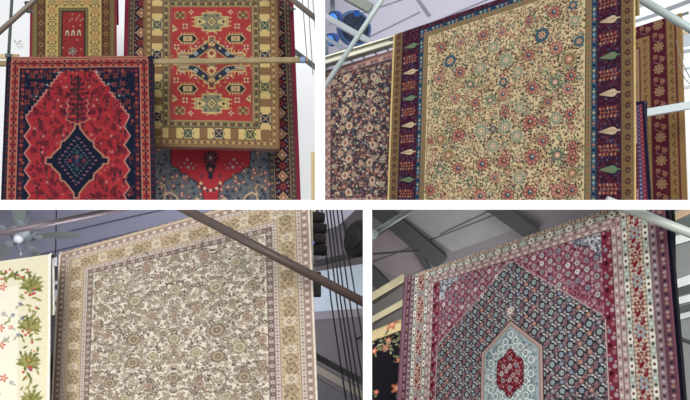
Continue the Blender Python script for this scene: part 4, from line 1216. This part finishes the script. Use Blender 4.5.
# pole and diagonal arms
e = empty('support_post', PY(9, 58, 5.0), 'dark grey upright post left of the small gold rug', 'post')
bm = bmesh.new(); tube(bm, [PY(20, -140, 5.02), PY(8.6, 56, 5.02)], 1.7 * k, 14); link('post_tube', bm, dsteel, e, True)
bm = bmesh.new(); beam(bm, PY(8.4, 54, 5.0), PY(8.2, 57.6, 5.0), 5 * k, 5 * k, up=Vector((0, 1, 0)), bev=.003); link('post_shoe', bm, dsteel, e)
bm = bmesh.new(); beam(bm, PY(0, 56.5, 5.06), PY(19, 56.5, 5.06), 3 * k, 5 * k, bev=.003); link('bracket', bm, mat('tan_wood', 'c9b28a', .7), e)
pole('brace_arm', 'brown grey diagonal arm crossing the upright post at the left edge', 'brace', (-12, 41, 4.8), 0 or 4.8, (46, -10), 4.8, 3.1, mat('taupe_steel', '7d7268', .45, .2)) if False else None
pole('brace_arm', 'brown grey diagonal arm crossing the upright post at the left edge', 'brace', (-70, 94), 4.8, (120, -76), 4.8, 3.0, mat('taupe_steel', '7d7268', .45, .2))
pole('brace_arm', 'brown grey diagonal arm above the right end of the wooden rail', 'brace', (200, -75), 5.0, (320, 22), 5.0, 3.0, mat('taupe_steel', '7d7268', .45, .2))
pole('brace_arm', 'grey strut running down behind the blue end of the wooden rail', 'brace', (290, 48), 5.75, (324, 74), 5.75, 2.9, dsteel)
for i, (xs, lab) in enumerate((((301, 307), 'thin grey cable nearest the rugs, beside the wooden rail end'), ((308, 313), 'second thin grey cable from the rugs, beside the wooden rail end'), ((312, 318.5), 'thin grey cable furthest from the rugs, beside the wooden rail end'))):
    cable('steel_cable', lab, [(xs[0] - 8, -120, 5.3), (xs[1], 75 if i else 58, 5.3)], mat('cable_grey', '8a8d8a', .5, .3), .0035)
for p, lab in (((291.5, 9), 'small black clamp on the edge of the largest red rug'), ((28, 3), 'dark clamp at the top of the small gold rug, upper one'), ((29.5, 11), 'dark clamp at the top of the small gold rug, lower one')):
    e = empty('rail_clamp', PY(p[0], p[1], 5.45), lab, 'clamp'); kk = 5.45 / F; c0 = PY(p[0], p[1], 5.45)
    bm = bmesh.new(); lathe(bm, c0 - Vector((3.5 * kk, 0, 0)), (1, 0, 0), [(1.6 * kk, 0), (2.2 * kk, .6 * kk), (2.2 * kk, 5.4 * kk), (1.6 * kk, 6 * kk)], 14); link('clamp_body', bm, mat('clamp_dark', '48443f', .5), e, True)
    bm = bmesh.new(); lathe(bm, c0 + Vector((2.5 * kk, 0, 0)), (1, 0, 0), [(.9 * kk, 0), (.9 * kk, 2 * kk)], 10); link('clamp_bolt', bm, steel, e, True)
box_bar('wooden_batten', 'beige wooden batten on the white wall near the divider', 'batten', (313.2, 152), 6.5, (313.6, 214), 6.5, 4.6, 2, mat('batten_wood', 'cbb88c', .7))
bm = bmesh.new(); kk = 6.5 / F
tube(bm, [PY(x, y, 6.55) for x, y in ((14, 40), (17, 44), (20, 43), (18, 41.5), (21.5, 41))], .6 * kk, 6)
tag(center_origin(link('wall_hook', bm, mat('hook_grey', '9a9a98', .5, .3), None, True)), 'thin wire hook on the white wall left of the small gold rug', 'hook')

# ================================================================ UPPER RIGHT BAY
lamp('wall_fill', 'AREA', PY(215, 60, 5.75), 7, size=1.2, target=PY(235, 80, 6.6))  # added fill light hidden behind the largest red rug, brightens the white wall
cl = mat('lavender_sheet_metal', 'b9b6c6', .7, var=.03, scale=2)
sm = mat('seam_grey', '8c8a9a', .7)
o, plc = panel('ceiling_upper_right', [(317, -220), (1000, -220), (1000, 206), (317, 206)], [9.0, 9.0, 8.2, 8.2], cl)
for a, b in (((318, 62), (420, 12)), ((352, 56), (520, -14)), ((330, 24), (430, -10)), ((420, 30), (520, -8)), ((318, 96), (352, 78))):
    seam(o, plc, a, b, .012, sm)
seam(o, plc, (414, -6), (429.5, 16), .04, mat('strut_grey', '7d7d88', .6), 'purlin')
# bright roof lights at the right
o2, plr = panel('window_1', [(600, -50), (1000, -50), (1000, 206), (600, 206)], [7.6] * 4, mat('bright_sheeting', 'f4f8f8', .8, var=.02))
for a, b, w, c_ in (((625, 24.5), (664, 12), .03, '8f9aa0'), ((655, 14), (700, -3), .04, '8a8d94'), ((620, 12), (642, 4), .05, 'aab4b8'), ((676, 42), (700, 38), .12, 'b4bfc6'), ((676, 34), (700, 30), .03, 'd0b8a0'),
                    ((680, 52), (700, 49), .03, 'a0a8ac'), ((678, 70), (700, 66), .02, 'c2cbcc'), ((682, 88), (700, 85), .03, 'c8cfcf'), ((684, 30), (700, 24), .05, 'c6d0d2')):
    seam(o2, plr, a, b, w, mat('bar_' + c_, c_, .6), 'glazing_bar')
# rugs
o, R = rug('hanging_rug', 'navy rug with rose border and dense small flowers, left of the big ivory rug', [(322, 73), (398, 49.5), (396, 205), (321, 205)], (5.6, 5.45, 5.6), (76, 146), draw_navy_floral, tone=(.9, .85, .9), edge='8a6058', roll=.015)
navyR = R
o, R = rug('hanging_rug', 'big ivory floral rug with a maroon cypress tree border', [(394, 36.5), (634.5, -46), (635, 205), (388, 205)], (5.1, 4.05, 5.1), (308, 255), draw_cypress, tone=(.9, .8, 1.05), T=-36, edge='d9bd7c', roll=.02, dens=1.5)
rail_for(R, .05, .5, .015, steel, 'steel rail under the top fold of the big ivory rug')
o, R = rug('hanging_rug', 'maroon and gold rug at the far right, partly behind the big ivory rug', [(586, 44), (681, 14), (687.3, 205), (586, 205)], (5.9, 5.5, 5.9), (97, 185), draw_maroon_gold, tone=(.68, .9, 1), T=-19, edge='a8824e', roll=.015)
rail_for(R, .05, .05, .011, steel, 'thin rail under the top fold of the maroon and gold rug')
o, R = rug('hanging_rug', 'narrow crimson striped rug edge beside the big ivory rug, dark blue rim', [(629, 104), (644.3, 102), (651, 205), (629, 205)], (4.7, 4.62, 4.7), (20, 102), draw_pile_edge, tone=(.9, .85, 1), edge='20203c', roll=.012)
rail_for(R, .01, 0, .009, steel, 'short rail inside the top of the narrow crimson striped rug')
# beam over the navy rug, diagonal pole
k = 5.5 / F
e = empty('hanging_rail', PY(360, 54, 5.5), 'pale galvanised beam above the navy floral rug', 'rail')
bm = bmesh.new(); beam(bm, PY(320, 63.5, 5.5), PY(402, 39, 5.5), .05, 8.0 * k, bev=.006); link('beam_web', bm, mat('galvanised', 'bcbba9', .45, .3, var=.15, scale=3), e)
bm = bmesh.new(); beam(bm, PY(320, 59.8, 5.48), PY(402, 35.2, 5.48), .07, 1.6 * k, bev=.002); link('top_flange', bm, mat('galvanised_lit', 'd8d6c6', .45, .3), e)  # paler copy of the web colour, light on the beam top painted in
bm = bmesh.new(); beam(bm, PY(320, 67.2, 5.48), PY(402, 42.6, 5.48), .07, 1.3 * k, bev=.002); link('bottom_flange', bm, mat('galvanised_shaded', '77766c', .5, .3), e)  # darker copy of the web colour, shade under the beam painted in
for q in range(5):
    p = (338 + q * 12, 62.5 - q * 3.6); bm = bmesh.new(); beam(bm, PY(p[0], p[1], 5.52), PY(p[0] + 3.5, p[1] + 4, 5.52), 2 * k, 1.5 * k); link('hanger_clip', bm, mat('clip_grey', '8f8f98', .5), e)
pole('brace_arm', 'white diagonal pole in front of the blue lamps', 'brace', (320, 93.5), 4.6, (448, -100), 4.6, 2.7, mat('white_pole', 'c4d2d0', .4, .05, var=.02))
# grey trusses and blue lamps
box_bar('truss_bar', 'grey flat bar passing in front of the blue lamps', 'truss', (320, 13.5), 6.3, (372, 43), 6.3, 6.5, 4, mat('truss_grey', '8f959c', .5, .2))
box_bar('truss_bar', 'lower grey flat bar under the two blue lamps', 'truss', (320, 34), 6.5, (352, 54), 6.5, 4, 3, mat('truss_dim', '7d8794', .5, .2))
box_bar('truss_bar', 'grey green beam end beside the top of the white diagonal pole', 'truss', (300, -30), 6.7, (371, 9), 6.7, 11, 6, mat('truss_green', '80857c', .6, .2))
box_bar('truss_post', 'upper short grey upright behind the blue lamps', 'post', (332.5, -10), 6.9, (332.5, 14), 6.9, 5, 5, mat('truss_dim', '7d8794', .5, .2))
box_bar('truss_post', 'lower short grey upright below the blue lamps, at the left', 'post', (326.5, 38), 7.0, (326.5, 72), 7.0, 4, 4, mat('truss_dim', '7d8794', .5, .2))
blu = mat('blue_shell', '2c58a8', .25, .1); lens = mat('blue_lens', '3f86e8', .1, 0, emit=.35); dnav = mat('dark_navy_shell', '27364f', .4)
def blue_lamp(px, py, d, s, lab, tilt):
    k = d / F; c = PY(px, py, d)
    e = empty('stage_lamp', c, lab, 'lamp')
    ax = Vector((math.cos(tilt), -.6, -math.sin(tilt)))
    bm = bmesh.new(); lathe(bm, c + ax.normalized() * -8 * k * s, ax, [(3 * k * s, 0), (6 * k * s, 2 * k * s), (8 * k * s, 6 * k * s), (8.6 * k * s, 11 * k * s), (8 * k * s, 12 * k * s)], 28); link('lamp_shell', bm, blu, e, True)
    bm = bmesh.new(); lathe(bm, c + ax.normalized() * 4 * k * s, ax, [(7.6 * k * s, 0), (6 * k * s, 2 * k * s), (2.5 * k * s, 3.4 * k * s), (.2 * k, 3.6 * k * s)], 28); link('lens', bm, lens, e, True)
    bm = bmesh.new(); lathe(bm, c + ax.normalized() * 3 * k * s, ax, [(8.2 * k * s, 0), (9 * k * s, .5 * k * s), (9 * k * s, 1.6 * k * s), (8.2 * k * s, 2 * k * s)], 28); link('lamp_rim', bm, dnav, e, True)
    return e
blue_lamp(336, 17, 6.8, .85, 'upper blue lamp with a bright lens on the grey truss', 2.4)
blue_lamp(333, 39, 6.8, .8, 'lower blue lamp with a bright lens under the grey truss', 2.5)
# dark blue fan drum behind the bar
k = 7.0 * 1.08 / F; c = PY(355, 28, 7.1)
e = empty('drum_fan', c, 'round dark blue fan drum behind the grey bar and white pole', 'fan')
ax = Vector((.35, -.9, -.2))
bm = bmesh.new(); lathe(bm, c + ax.normalized() * -9 * k, ax, [(14 * k, 0), (17.5 * k, 2 * k), (18.3 * k, 7 * k), (17.6 * k, 9 * k), (15.5 * k, 9.6 * k)], 40); link('drum_shell', bm, mat('drum_blue', '4a6a9c', .4, .1), e, True)
bm = bmesh.new(); lathe(bm, c + ax.normalized() * 1.0 * k, ax, [(15.2 * k, 0), (15 * k, .4 * k)], 40); link('dark_face', bm, mat('drum_face', '232c40', .6), e, True)
bm = bmesh.new()
x_, y_, z_ = frame_of(ax)
for q in range(9):
    r_ = 15 * k * (q + 1) / 9.5
    cc = c + ax.normalized() * 1.7 * k
    if q % 2 == 0: tube(bm, [cc + (x_ * math.cos(t * .2618) + y_ * math.sin(t * .2618)) * r_ for t in range(25)], .25 * k, 4, False)
for q in range(12):
    a = q * math.pi / 6; cc = c + ax.normalized() * 1.7 * k
    tube(bm, [cc, cc + (x_ * math.cos(a) + y_ * math.sin(a)) * 15 * k], .25 * k, 4)
link('wire_guard', bm, mat('guard_wire', '4d5f80', .4, .3), e, True)
bm = bmesh.new(); beam(bm, PY(354, 13, 6.85), PY(359.5, 13.5, 6.85), 4 * k, 5 * k, bev=.004); link('mount_block', bm, mat('bright_blue_block', '2f6fd0', .3), e)
# right side poles
pole('brace_arm', 'thick white diagonal pole at the top right corner', 'brace', (622, -12), 4.3, (820, 106), 4.3, 4.6, mat('white_pole', 'c4d2d0', .4, .05, var=.02))
box_bar('cross_rail', 'flat white bar across the maroon rug at the right edge', 'rail', (638, 114.3), 5.25, (860, 76), 5.25, 8.2, 4, mat('white_bar', 'd3dedf', .5, .05, var=.02))
for x0, y0, x1, y1, lab in ((676, 40, 690, 78, 'thin dark cable at the right edge, upper one'), (678, 62, 692, 86, 'thin dark cable at the right edge, lower one')):
    cable('steel_cable', lab, [(x0, y0, 5.4), ((x0 + x1) / 2, (y0 + y1) / 2 + 5, 5.4), (x1, y1, 5.4)], mat('cable_grey', '8a8d8a', .5, .3), .003)
# ================================================================ LOWER LEFT BAY
blue = mat('blue_grey_sheet', '85869a', .7, var=.04, scale=2)
o, plb = panel('ceiling_lower_left', [(-330, 204), (365, 204), (365, 330), (-330, 330)], [7.0, 7.0, 8.4, 8.4], blue)
ds = mat('seam_dark_blue', '595b70', .7)
for a, b in (((-20, 269), (215, 213)), ((-20, 252), (175, 207))):
    seam(o, plb, a, b, .012, ds)
seam(o, plb, (40, 205), (140, 205), .03, ds)
# wall behind, right and lower parts
o, plw2 = panel('wall_lower_left', [(-330, 300), (368, 300), (368, 560), (-330, 560)], [7.6] * 4, mat('wall_brown_grey', '6f6964', .85, var=.1, scale=2))
o, plg = panel('wall_lower_middle', [(296, 204), (368, 204), (368, 440), (296, 440)], [6.7] * 4, mat('wall_mauve_grey', '504b50', .85, var=.06, scale=2))
def patch(pts, m, off=.01, name='wall_or_shade_patch'):
    bm = bmesh.new(); slab(bm, [plg.hit(x, y, off) for x, y in pts], plg.n * -.008); return link(name, bm, m, o)
patch([(318, 204), (362, 204), (338, 226), (322, 232)], mat('pale_lilac', 'a9a5b4', .8))
patch([(312, 268), (368, 262), (368, 312), (312, 312)], mat('pale_blue_wall', '97a2ae', .8))
patch([(312, 262), (368, 246), (368, 263), (312, 272)], mat('brown_beam', '4a4144', .8), .014, 'dark_beam')
patch([(312, 312), (368, 308), (368, 316), (312, 320)], mat('lilac_strip', '6a666e', .8), .014)
patch([(318, 232), (345, 224), (345, 262), (318, 266)], mat('painted_shadow', '57525a', .8), .016)  # dark patch painted in for the shadow below the lilac area
patch([(312, 376), (368, 408), (368, 440), (312, 440)], mat('lower_panel', '48454a', .8), .012)
patch([(312, 362), (368, 394), (368, 402), (312, 370)], mat('beige_strip', '6e675f', .8), .014)
# ceiling fan
lamp('bay_fill', 'AREA', (-1.3, 5.5, 1.5), 45, (.95, .95, 1), 1.2, target=(-1.5, 7.4, 3.2))  # added fill light behind the beige rug, brightens the lower left ceiling
lamp('bay_fill', 'AREA', (1.2, 6.5, 1.6), 30, (1, .97, .95), 1.2, target=(1.0, 7.6, 3.1))  # added fill light behind the herati rug, brightens the lower right ceiling
lamp('bay_fill', 'AREA', (-2.4, 2.6, 1.2), 20, (1, .99, .96), .6, target=(-1.4, 4.9, 1.4))  # added fill light in front, brightens the left side of the lower left rugs
k = 6.4 / F; c = PY(20, 236, 6.5)
k *= 1.0
e = empty('ceiling_fan', c, 'grey green ceiling fan with light globe, behind the sloping pole', 'ceiling fan')
fm = mat('fan_grey', '7d848a', .5, .2); fb = mat('fan_blade', '666d6c', .6, var=.15)
axd = Vector((-.05, -.62, -.8)).normalized()
bm = bmesh.new(); tube(bm, [c - axd * 30 * k, c - axd * 4 * k], 1.6 * k, 12); link('downrod', bm, fm, e, True)
bm = bmesh.new(); lathe(bm, c - axd * 7 * k, axd, [(4 * k, 0), (10 * k, 1.5 * k), (12 * k, 4 * k), (11 * k, 6.5 * k), (6 * k, 8.5 * k), (5.5 * k, 10 * k)], 30); link('motor_housing', bm, fm, e, True)
bm = bmesh.new(); lathe(bm, c + axd * 3 * k, axd, [(4.8 * k, 0), (5 * k, 1.5 * k), (4.2 * k, 4 * k), (2.4 * k, 5.6 * k), (.3 * k, 6 * k)], 24); link('light_globe', bm, mat('globe_glass', 'c6cbd2', .2), e, True)
bm = bmesh.new(); tube(bm, [c + axd * 8 * k, PY(21, 253, 6.35)], .35 * k, 6); lathe(bm, PY(21, 252.5, 6.35), (0, 0, -1), [(.5 * k, 0), (1.3 * k, 1 * k), (1.2 * k, 2.4 * k), (.4 * k, 3 * k)], 10); link('pull_cord', bm, mat('cord_grey', '9a9ca6', .6), e, True)
x_ = Vector((1, 0, -.05)).normalized(); y_ = axd.cross(x_).normalized()
for q in range(5):
    a = math.radians(6 + 72 * q); d = x_ * math.cos(a) + y_ * math.sin(a); t = axd.cross(d).normalized()
    tt = (t + axd * .35).normalized()
    bm = bmesh.new()
    prof = [(17, 2.6), (22, 5.4), (38, 6.6), (56, 7.2), (61, 6.4), (63, 3.4)]
    lo = [c + d * r * k + tt * w * k for r, w in prof]; hi = [c + d * r * k - tt * w * k for r, w in reversed(prof)]
    slab(bm, lo + hi, axd * .008); b = link('blade', bm, fb, e)
    bm = bmesh.new(); beam(bm, c + d * 9 * k, c + d * 15 * k, 3 * k, 1.2 * k, up=axd, bev=.002); lathe(bm, c + d * 19 * k - axd * .6 * k, axd, [(3.6 * k, 0), (5 * k, .6 * k), (5 * k, 1.8 * k), (3 * k, 2.4 * k)], 18)
    link('blade_iron', bm, fm, b)
pole('ceiling_pole', 'brown grey pole sloping across the top left corner below the fan downrod', 'pole', (-130, 259.5), 5.6, (160, 201), 5.6, 3.3, mat('mauve_steel', '6f6468', .35, .25))
cable('hanging_cable', 'thin dark cable hanging beside the large beige rug', [(56.5, 204, 6.6), (55.5, 258, 6.6)], blackp, .006)
# rugs
o, R = rug('hanging_rug', 'ivory rug with green leafy border at the lower left edge', [(-64, 272), (50, 256), (48, 412), (-66, 412)], (5.0, 4.75, 5.0), (114, 150), draw_leafy, tone=(.85, .95, 1), edge='f4f0e6', roll=.014, selv=.008)
rail_for(R, .1, .012, .011, blackp, 'black rail inside the top of the ivory leafy rug')
o, R = rug('hanging_rug', 'large beige rug with ivory floral field and pale gold border', [(60, 254.5), (308, 186), (317, 412), (52, 412)], (5.0, 4.25, 5.0), (268, 242), draw_beige, tone=(.95, .75, .92), top_clip=204.5, edge='e6dccb', roll=.016, selv=.006, wrap=True, dens=1.5)
# rail under the beige rug (visible end only)
A_, B_ = PY(54, 257, 5.02), PY(222, 213.5, 4.53)
# things in the gap
e = empty('rail_bracket', PY(54, 262, 5.3), 'black and white bracket in the gap between the two lower rugs', 'bracket')
k = 5.3 / F
bm = bmesh.new(); beam(bm, PY(54, 258, 5.3), PY(53, 430, 5.3), 7 * k, 2 * k, up=Vector((0, 1, 0)), bev=.002); link('backplate', bm, blackp, e)
for y0, y1, c_ in ((257.5, 266, 'b8bcc8'), (281, 284.5, '9aa0aa'), (290, 301, '8c929c'), (306, 310, 'a0a4ac')):
    bm = bmesh.new(); beam(bm, PY(54, y0, 5.27), PY(53.7, y1, 5.27), 6 * k, 2 * k, up=Vector((0, 1, 0)), bev=.002); link('steel_tab', bm, mat('tab_' + c_, c_, .5), e)
pole('brace_arm', 'thick brown grey pole slanting in front of the large beige rug', 'brace', (172, 202.5), 4.1, (369, 305), 4.1, 4.7, browns)
# rolled rugs on end of rails
rollm = [mat('roll_' + c_, c_, .95, var=.3, scale=30) for c_ in ('1e1819', '171416', '281f1f', '141216')]
for i, (x, y, lab) in enumerate(((314, 217, 'dark rolled rug at the top of the stack beside the beige rug'), (316, 228, 'second dark rolled rug from the top beside the beige rug'), (315, 239, 'dark rolled rug in mid stack with a blue tag'), (316, 250, 'lowest dark rolled rug of the stack beside the beige rug'))):
    k = 5.0 / F; c = PY(x, y, 5.0)
    e = empty('rolled_rug', c, lab, 'rolled rug', 'dark rolled rugs stacked by the beige rug'); ax = Vector((1, .12, -.05)).normalized()
    bm = bmesh.new(); lathe(bm, c - ax * 12 * k, ax, [(4.2 * k, 0), (5.4 * k, .8 * k), (5.7 * k, 10 * k), (5.4 * k, 21 * k), (4.4 * k, 22.5 * k)], 20); link('roll', bm, rollm[i], e, True)
    x_, y_, z_ = frame_of(ax); bm = bmesh.new()
    cc = c + ax * 10.6 * k; tube(bm, [cc + (x_ * math.cos(t * .55) + y_ * math.sin(t * .55)) * (.4 + t * .145) * k for t in range(28)], .4 * k, 5); link('spiral_end', bm, mat('roll_edge', '40332f', .9), e, True)
    if i == 2:
        bm = bmesh.new(); beam(bm, PY(311, 243, 4.95), PY(314.5, 243, 4.95), 2.4 * k, 3.4 * k, bev=.002); link('blue_tag', bm, mat('tag_blue', '4a6fc0', .5), e)
e = empty('rail_motor', PY(316, 286, 5.0), 'black motor block under the slanting pole beside the beige rug', 'motor'); k = 5.0 / F
bm = bmesh.new(); beam(bm, PY(315.5, 272, 5.0), PY(315.5, 297, 5.0), 11 * k, 9 * k, up=Vector((0, 1, 0)), bev=.008); link('motor_case', bm, blackp, e)
bm = bmesh.new(); beam(bm, PY(314, 263, 4.95), PY(314, 273, 4.95), 4 * k, 4 * k, up=Vector((0, 1, 0)), bev=.004); link('motor_lug', bm, mat('lug_grey', '7d7c84', .5, .2), e)
bm = bmesh.new(); lathe(bm, PY(314, 265, 4.93), (0, -1, 0), [(1.4 * k, 0), (1.4 * k, 1.5 * k)], 12); link('lug_bolt', bm, blackp, e, True)
box_bar('cross_bar', 'dark bar leading right from the rolled rugs', 'bar', (306, 266), 5.6, (368, 252), 5.6, 6, 4, mat('bar_black', '221f22', .6))
box_bar('cross_bar', 'dark diagonal bar low beside the beige rug', 'bar', (308, 352), 5.4, (369, 385), 5.4, 6, 4, mat('bar_black', '221f22', .6))
for i, (x0, x1, lab) in enumerate(((322, 340, 'black cable nearest the beige rug'), (326.5, 347, 'second black cable from the beige rug'), (330, 351, 'third black cable from the beige rug'), (333, 356, 'fourth black cable from the beige rug'), (337, 362, 'fifth black cable from the beige rug'), (341, 371, 'black cable furthest right beside the beige rug'))):
    cable('black_cable', lab, [(x0 - 1, 202, 5.1), (x0 + (x1 - x0) * .5, 300, 5.1), (x1 + 30, 560, 5.1)], blackp, .0055, group='black cables beside the beige rug')
# big dark round lamp housing
k = 4.9 * .86 / F; c = PY(358, 239, 5.0); e = empty('drum_fan', c, 'large dark round drum at the right of the black cables', 'fan')
ax = Vector((-.75, -.6, .1)).normalized()
bm = bmesh.new(); lathe(bm, c - ax * 6 * k, ax, [(17 * k, 0), (22 * k, 3 * k), (23 * k, 8 * k), (21 * k, 11 * k), (12 * k, 12 * k)], 36); link('drum_shell', bm, mat('drum_black', '151315', .7), e, True)
bm = bmesh.new(); lathe(bm, c + ax * 5.6 * k, ax, [(14 * k, 0), (12 * k, 2 * k), (3 * k, 3 * k)], 30); link('dark_face', bm, mat('drum_inner', '1c1a1c', .7), e, True)

# ================================================================ LOWER RIGHT BAY
g1 = mat('dark_grey_sheet', '5e5a5f', .8, var=.06, scale=2)
o, pld = panel('ceiling_lower_right', [(366, 204), (900, 204), (900, 420), (366, 420)], [7.2, 7.2, 8.2, 8.2], g1)
dk = mat('seam_near_black', '3a383c', .8)
def bpatch(pts, m, off=.012, name='ceiling_panel', par=None):
    bm = bmesh.new(); slab(bm, [pld.hit(x, y, off) for x, y in pts], pld.n * -.01); return link(name, bm, m, par or o)
bpatch([(430, 204), (500, 204), (530, 224), (452, 252), (400, 214)], mat('lighter_grey_sheet', '6d6e70', .8), .006)
bpatch([(366, 226), (398, 232), (416, 252), (424, 268), (400, 278), (366, 262)], mat('mauve_grey_sheet', '6a6266', .8), .006)
for a, b in (((366, 264), (404, 250)), ((404, 250), (520, 205)), ((366, 243), (392, 226)), ((440, 234), (500, 206))): seam(o, pld, a, b, .01, dk)
rf = mat('rafter_dark', '2a2c2e', .8, var=.08)
def rafter(name, lab, pts, w):
    bm = bmesh.new()
    for (p, q) in zip(pts, pts[1:]): beam(bm, pld.hit(*p, .06), pld.hit(*q, .06), w, .08, up=pld.n, bev=.006)
    ob = link(name, bm, rf); center_origin(ob); return tag(ob, lab, 'rafter')
rafter('rafter', 'dark grey roof rafter descending to the top edge of the herati rug', [(370, 202), (442, 262)], .15)
rafter('rafter', 'dark roof rafter at the top centre behind the herati rug', [(488, 202), (536, 236)], .14)
rafter('knee_brace', 'short dark brace below the roof rafter', [(408, 236), (430, 272)], .05)
rafter('rafter', 'dark rafter stub at the left edge beside the divider', [(362, 264), (386, 288)], .13)
pole('tie_rod', 'thin black rod meeting the roof rafter', 'rod', (366, 254.5), 6.6, (419, 250.5), 6.6, 1.0, blackp)
e = empty('strip_light', PY(374, 235, 6.0), 'grey green tube light sloping from the upper left corner', 'lamp'); k = 6.0 / F
bm = bmesh.new(); tube(bm, [PY(374, 233, 6.0), PY(424, 202, 6.0)], 3.0 * k, 16); link('tube', bm, mat('tube_grey', '8b958f', .5, .1), e, True)
bm = bmesh.new(); lathe(bm, PY(375.5, 231, 5.98), (-.35, -.2, -1), [(3 * k, 0), (3.8 * k, 2 * k), (3.4 * k, 7 * k), (1.4 * k, 9 * k)], 16); link('lamp_end', bm, mat('lamp_end_pale', '9ba8a2', .4), e, True)
# beige rails
beige = mat('beige_beam', 'b3a988', .6, .05); bdk = mat('beam_dark', '3b3835', .8)
for i, (p0, p1, h, lab) in enumerate((((367, 300), (404.5, 277), 7, 'beige beam meeting the upper left corner of the herati rug'), ((367, 322.5), (403.5, 302), 5.5, 'second beige beam below the first, left of the herati rug'))):
    e = empty('hanging_rail', PY(384, (p0[1] + p1[1]) / 2, 6.4), lab, 'rail'); k = 6.4 / F
    bm = bmesh.new(); beam(bm, PY(*p0, 6.4), PY(*p1, 6.4), .05, h * k, bev=.004); link('beam_face', bm, beige, e)
    bm = bmesh.new(); beam(bm, PY(p0[0], p0[1] + h * .8, 6.44), PY(p1[0], p1[1] + h * .8, 6.44), .05, h * .7 * k, bev=.004); link('underside', bm, bdk, e)  # dark box bar set below the beige beam
bpatch([(366, 305), (404, 285), (404, 330), (366, 345)], mat('patch_grey', '55524f', .8), .02)  # plain grey patch behind the two beige beams
# rugs
o, R = rug('hanging_rug', 'black rug with salmon flowers and cream top border, left of the herati rug', [(366, 335), (412, 315.5), (412, 412), (366, 412)], (6.6, 6.5, 6.6), (42, 84), draw_black_floral, edge='15131a', roll=.014)
rail_for(R, .1, .02, .011, blackp, 'black rail inside the top of the black floral rug')
o, R = rug('hanging_rug', 'large crimson and navy rug with a hexagon medallion and rows of tiny rosettes', [(405, 278.5), (668, 190), (686, 412), (397.5, 412)], (6.1, 3.95, 6.1), (292, 152), draw_herati, T=-31, tone=(1.0, .74, 1.1), top_clip=204.5, edge=('6a4454', '15121f'), roll=.016, dens=1.9, blur=2, selv=.007)
pole('brace_arm', 'thick white pole crossing the upper right corner of the herati rug', 'brace', (606, 200.5), 3.82, (800, 275.7), 3.82, 5.0, mat('white_pole_warm', 'd3dad0', .4, .05, var=.02))
# slatted roof light at the right
ow, pls = panel('window_2', [(640, 204), (1000, 204), (1000, 520), (640, 520)], [6.2] * 4, mat('grey_green_panel', '8b8f8c', .8, var=.05))
for pts, c_ in (([(664, 218), (720, 190), (720, 200), (664, 226)], 'c9b08c'), ([(664, 240), (720, 222), (720, 232), (664, 248)], 'e6eeea'), ([(664, 226), (720, 205), (720, 214), (664, 236)], '5c6664'),
                ([(664, 284), (720, 264), (720, 275), (664, 292)], 'e8efec'), ([(664, 292), (720, 278), (720, 284), (664, 299)], '4d5654'), ([(664, 301), (720, 287), (720, 294), (664, 308)], 'dfe6e2'), ([(664, 310), (720, 297), (720, 303), (664, 316)], '4d5654'),
                ([(664, 318), (720, 304), (720, 309), (664, 324)], 'ccd4d0'), ([(664, 330), (720, 352), (720, 355), (664, 333)], '3f4544')):
    bm = bmesh.new(); slab(bm, [pls.hit(x, y, .02) for x, y in pts], pls.n * -.015); link('slat', bm, mat('slat_' + c_, c_, .7), ow)
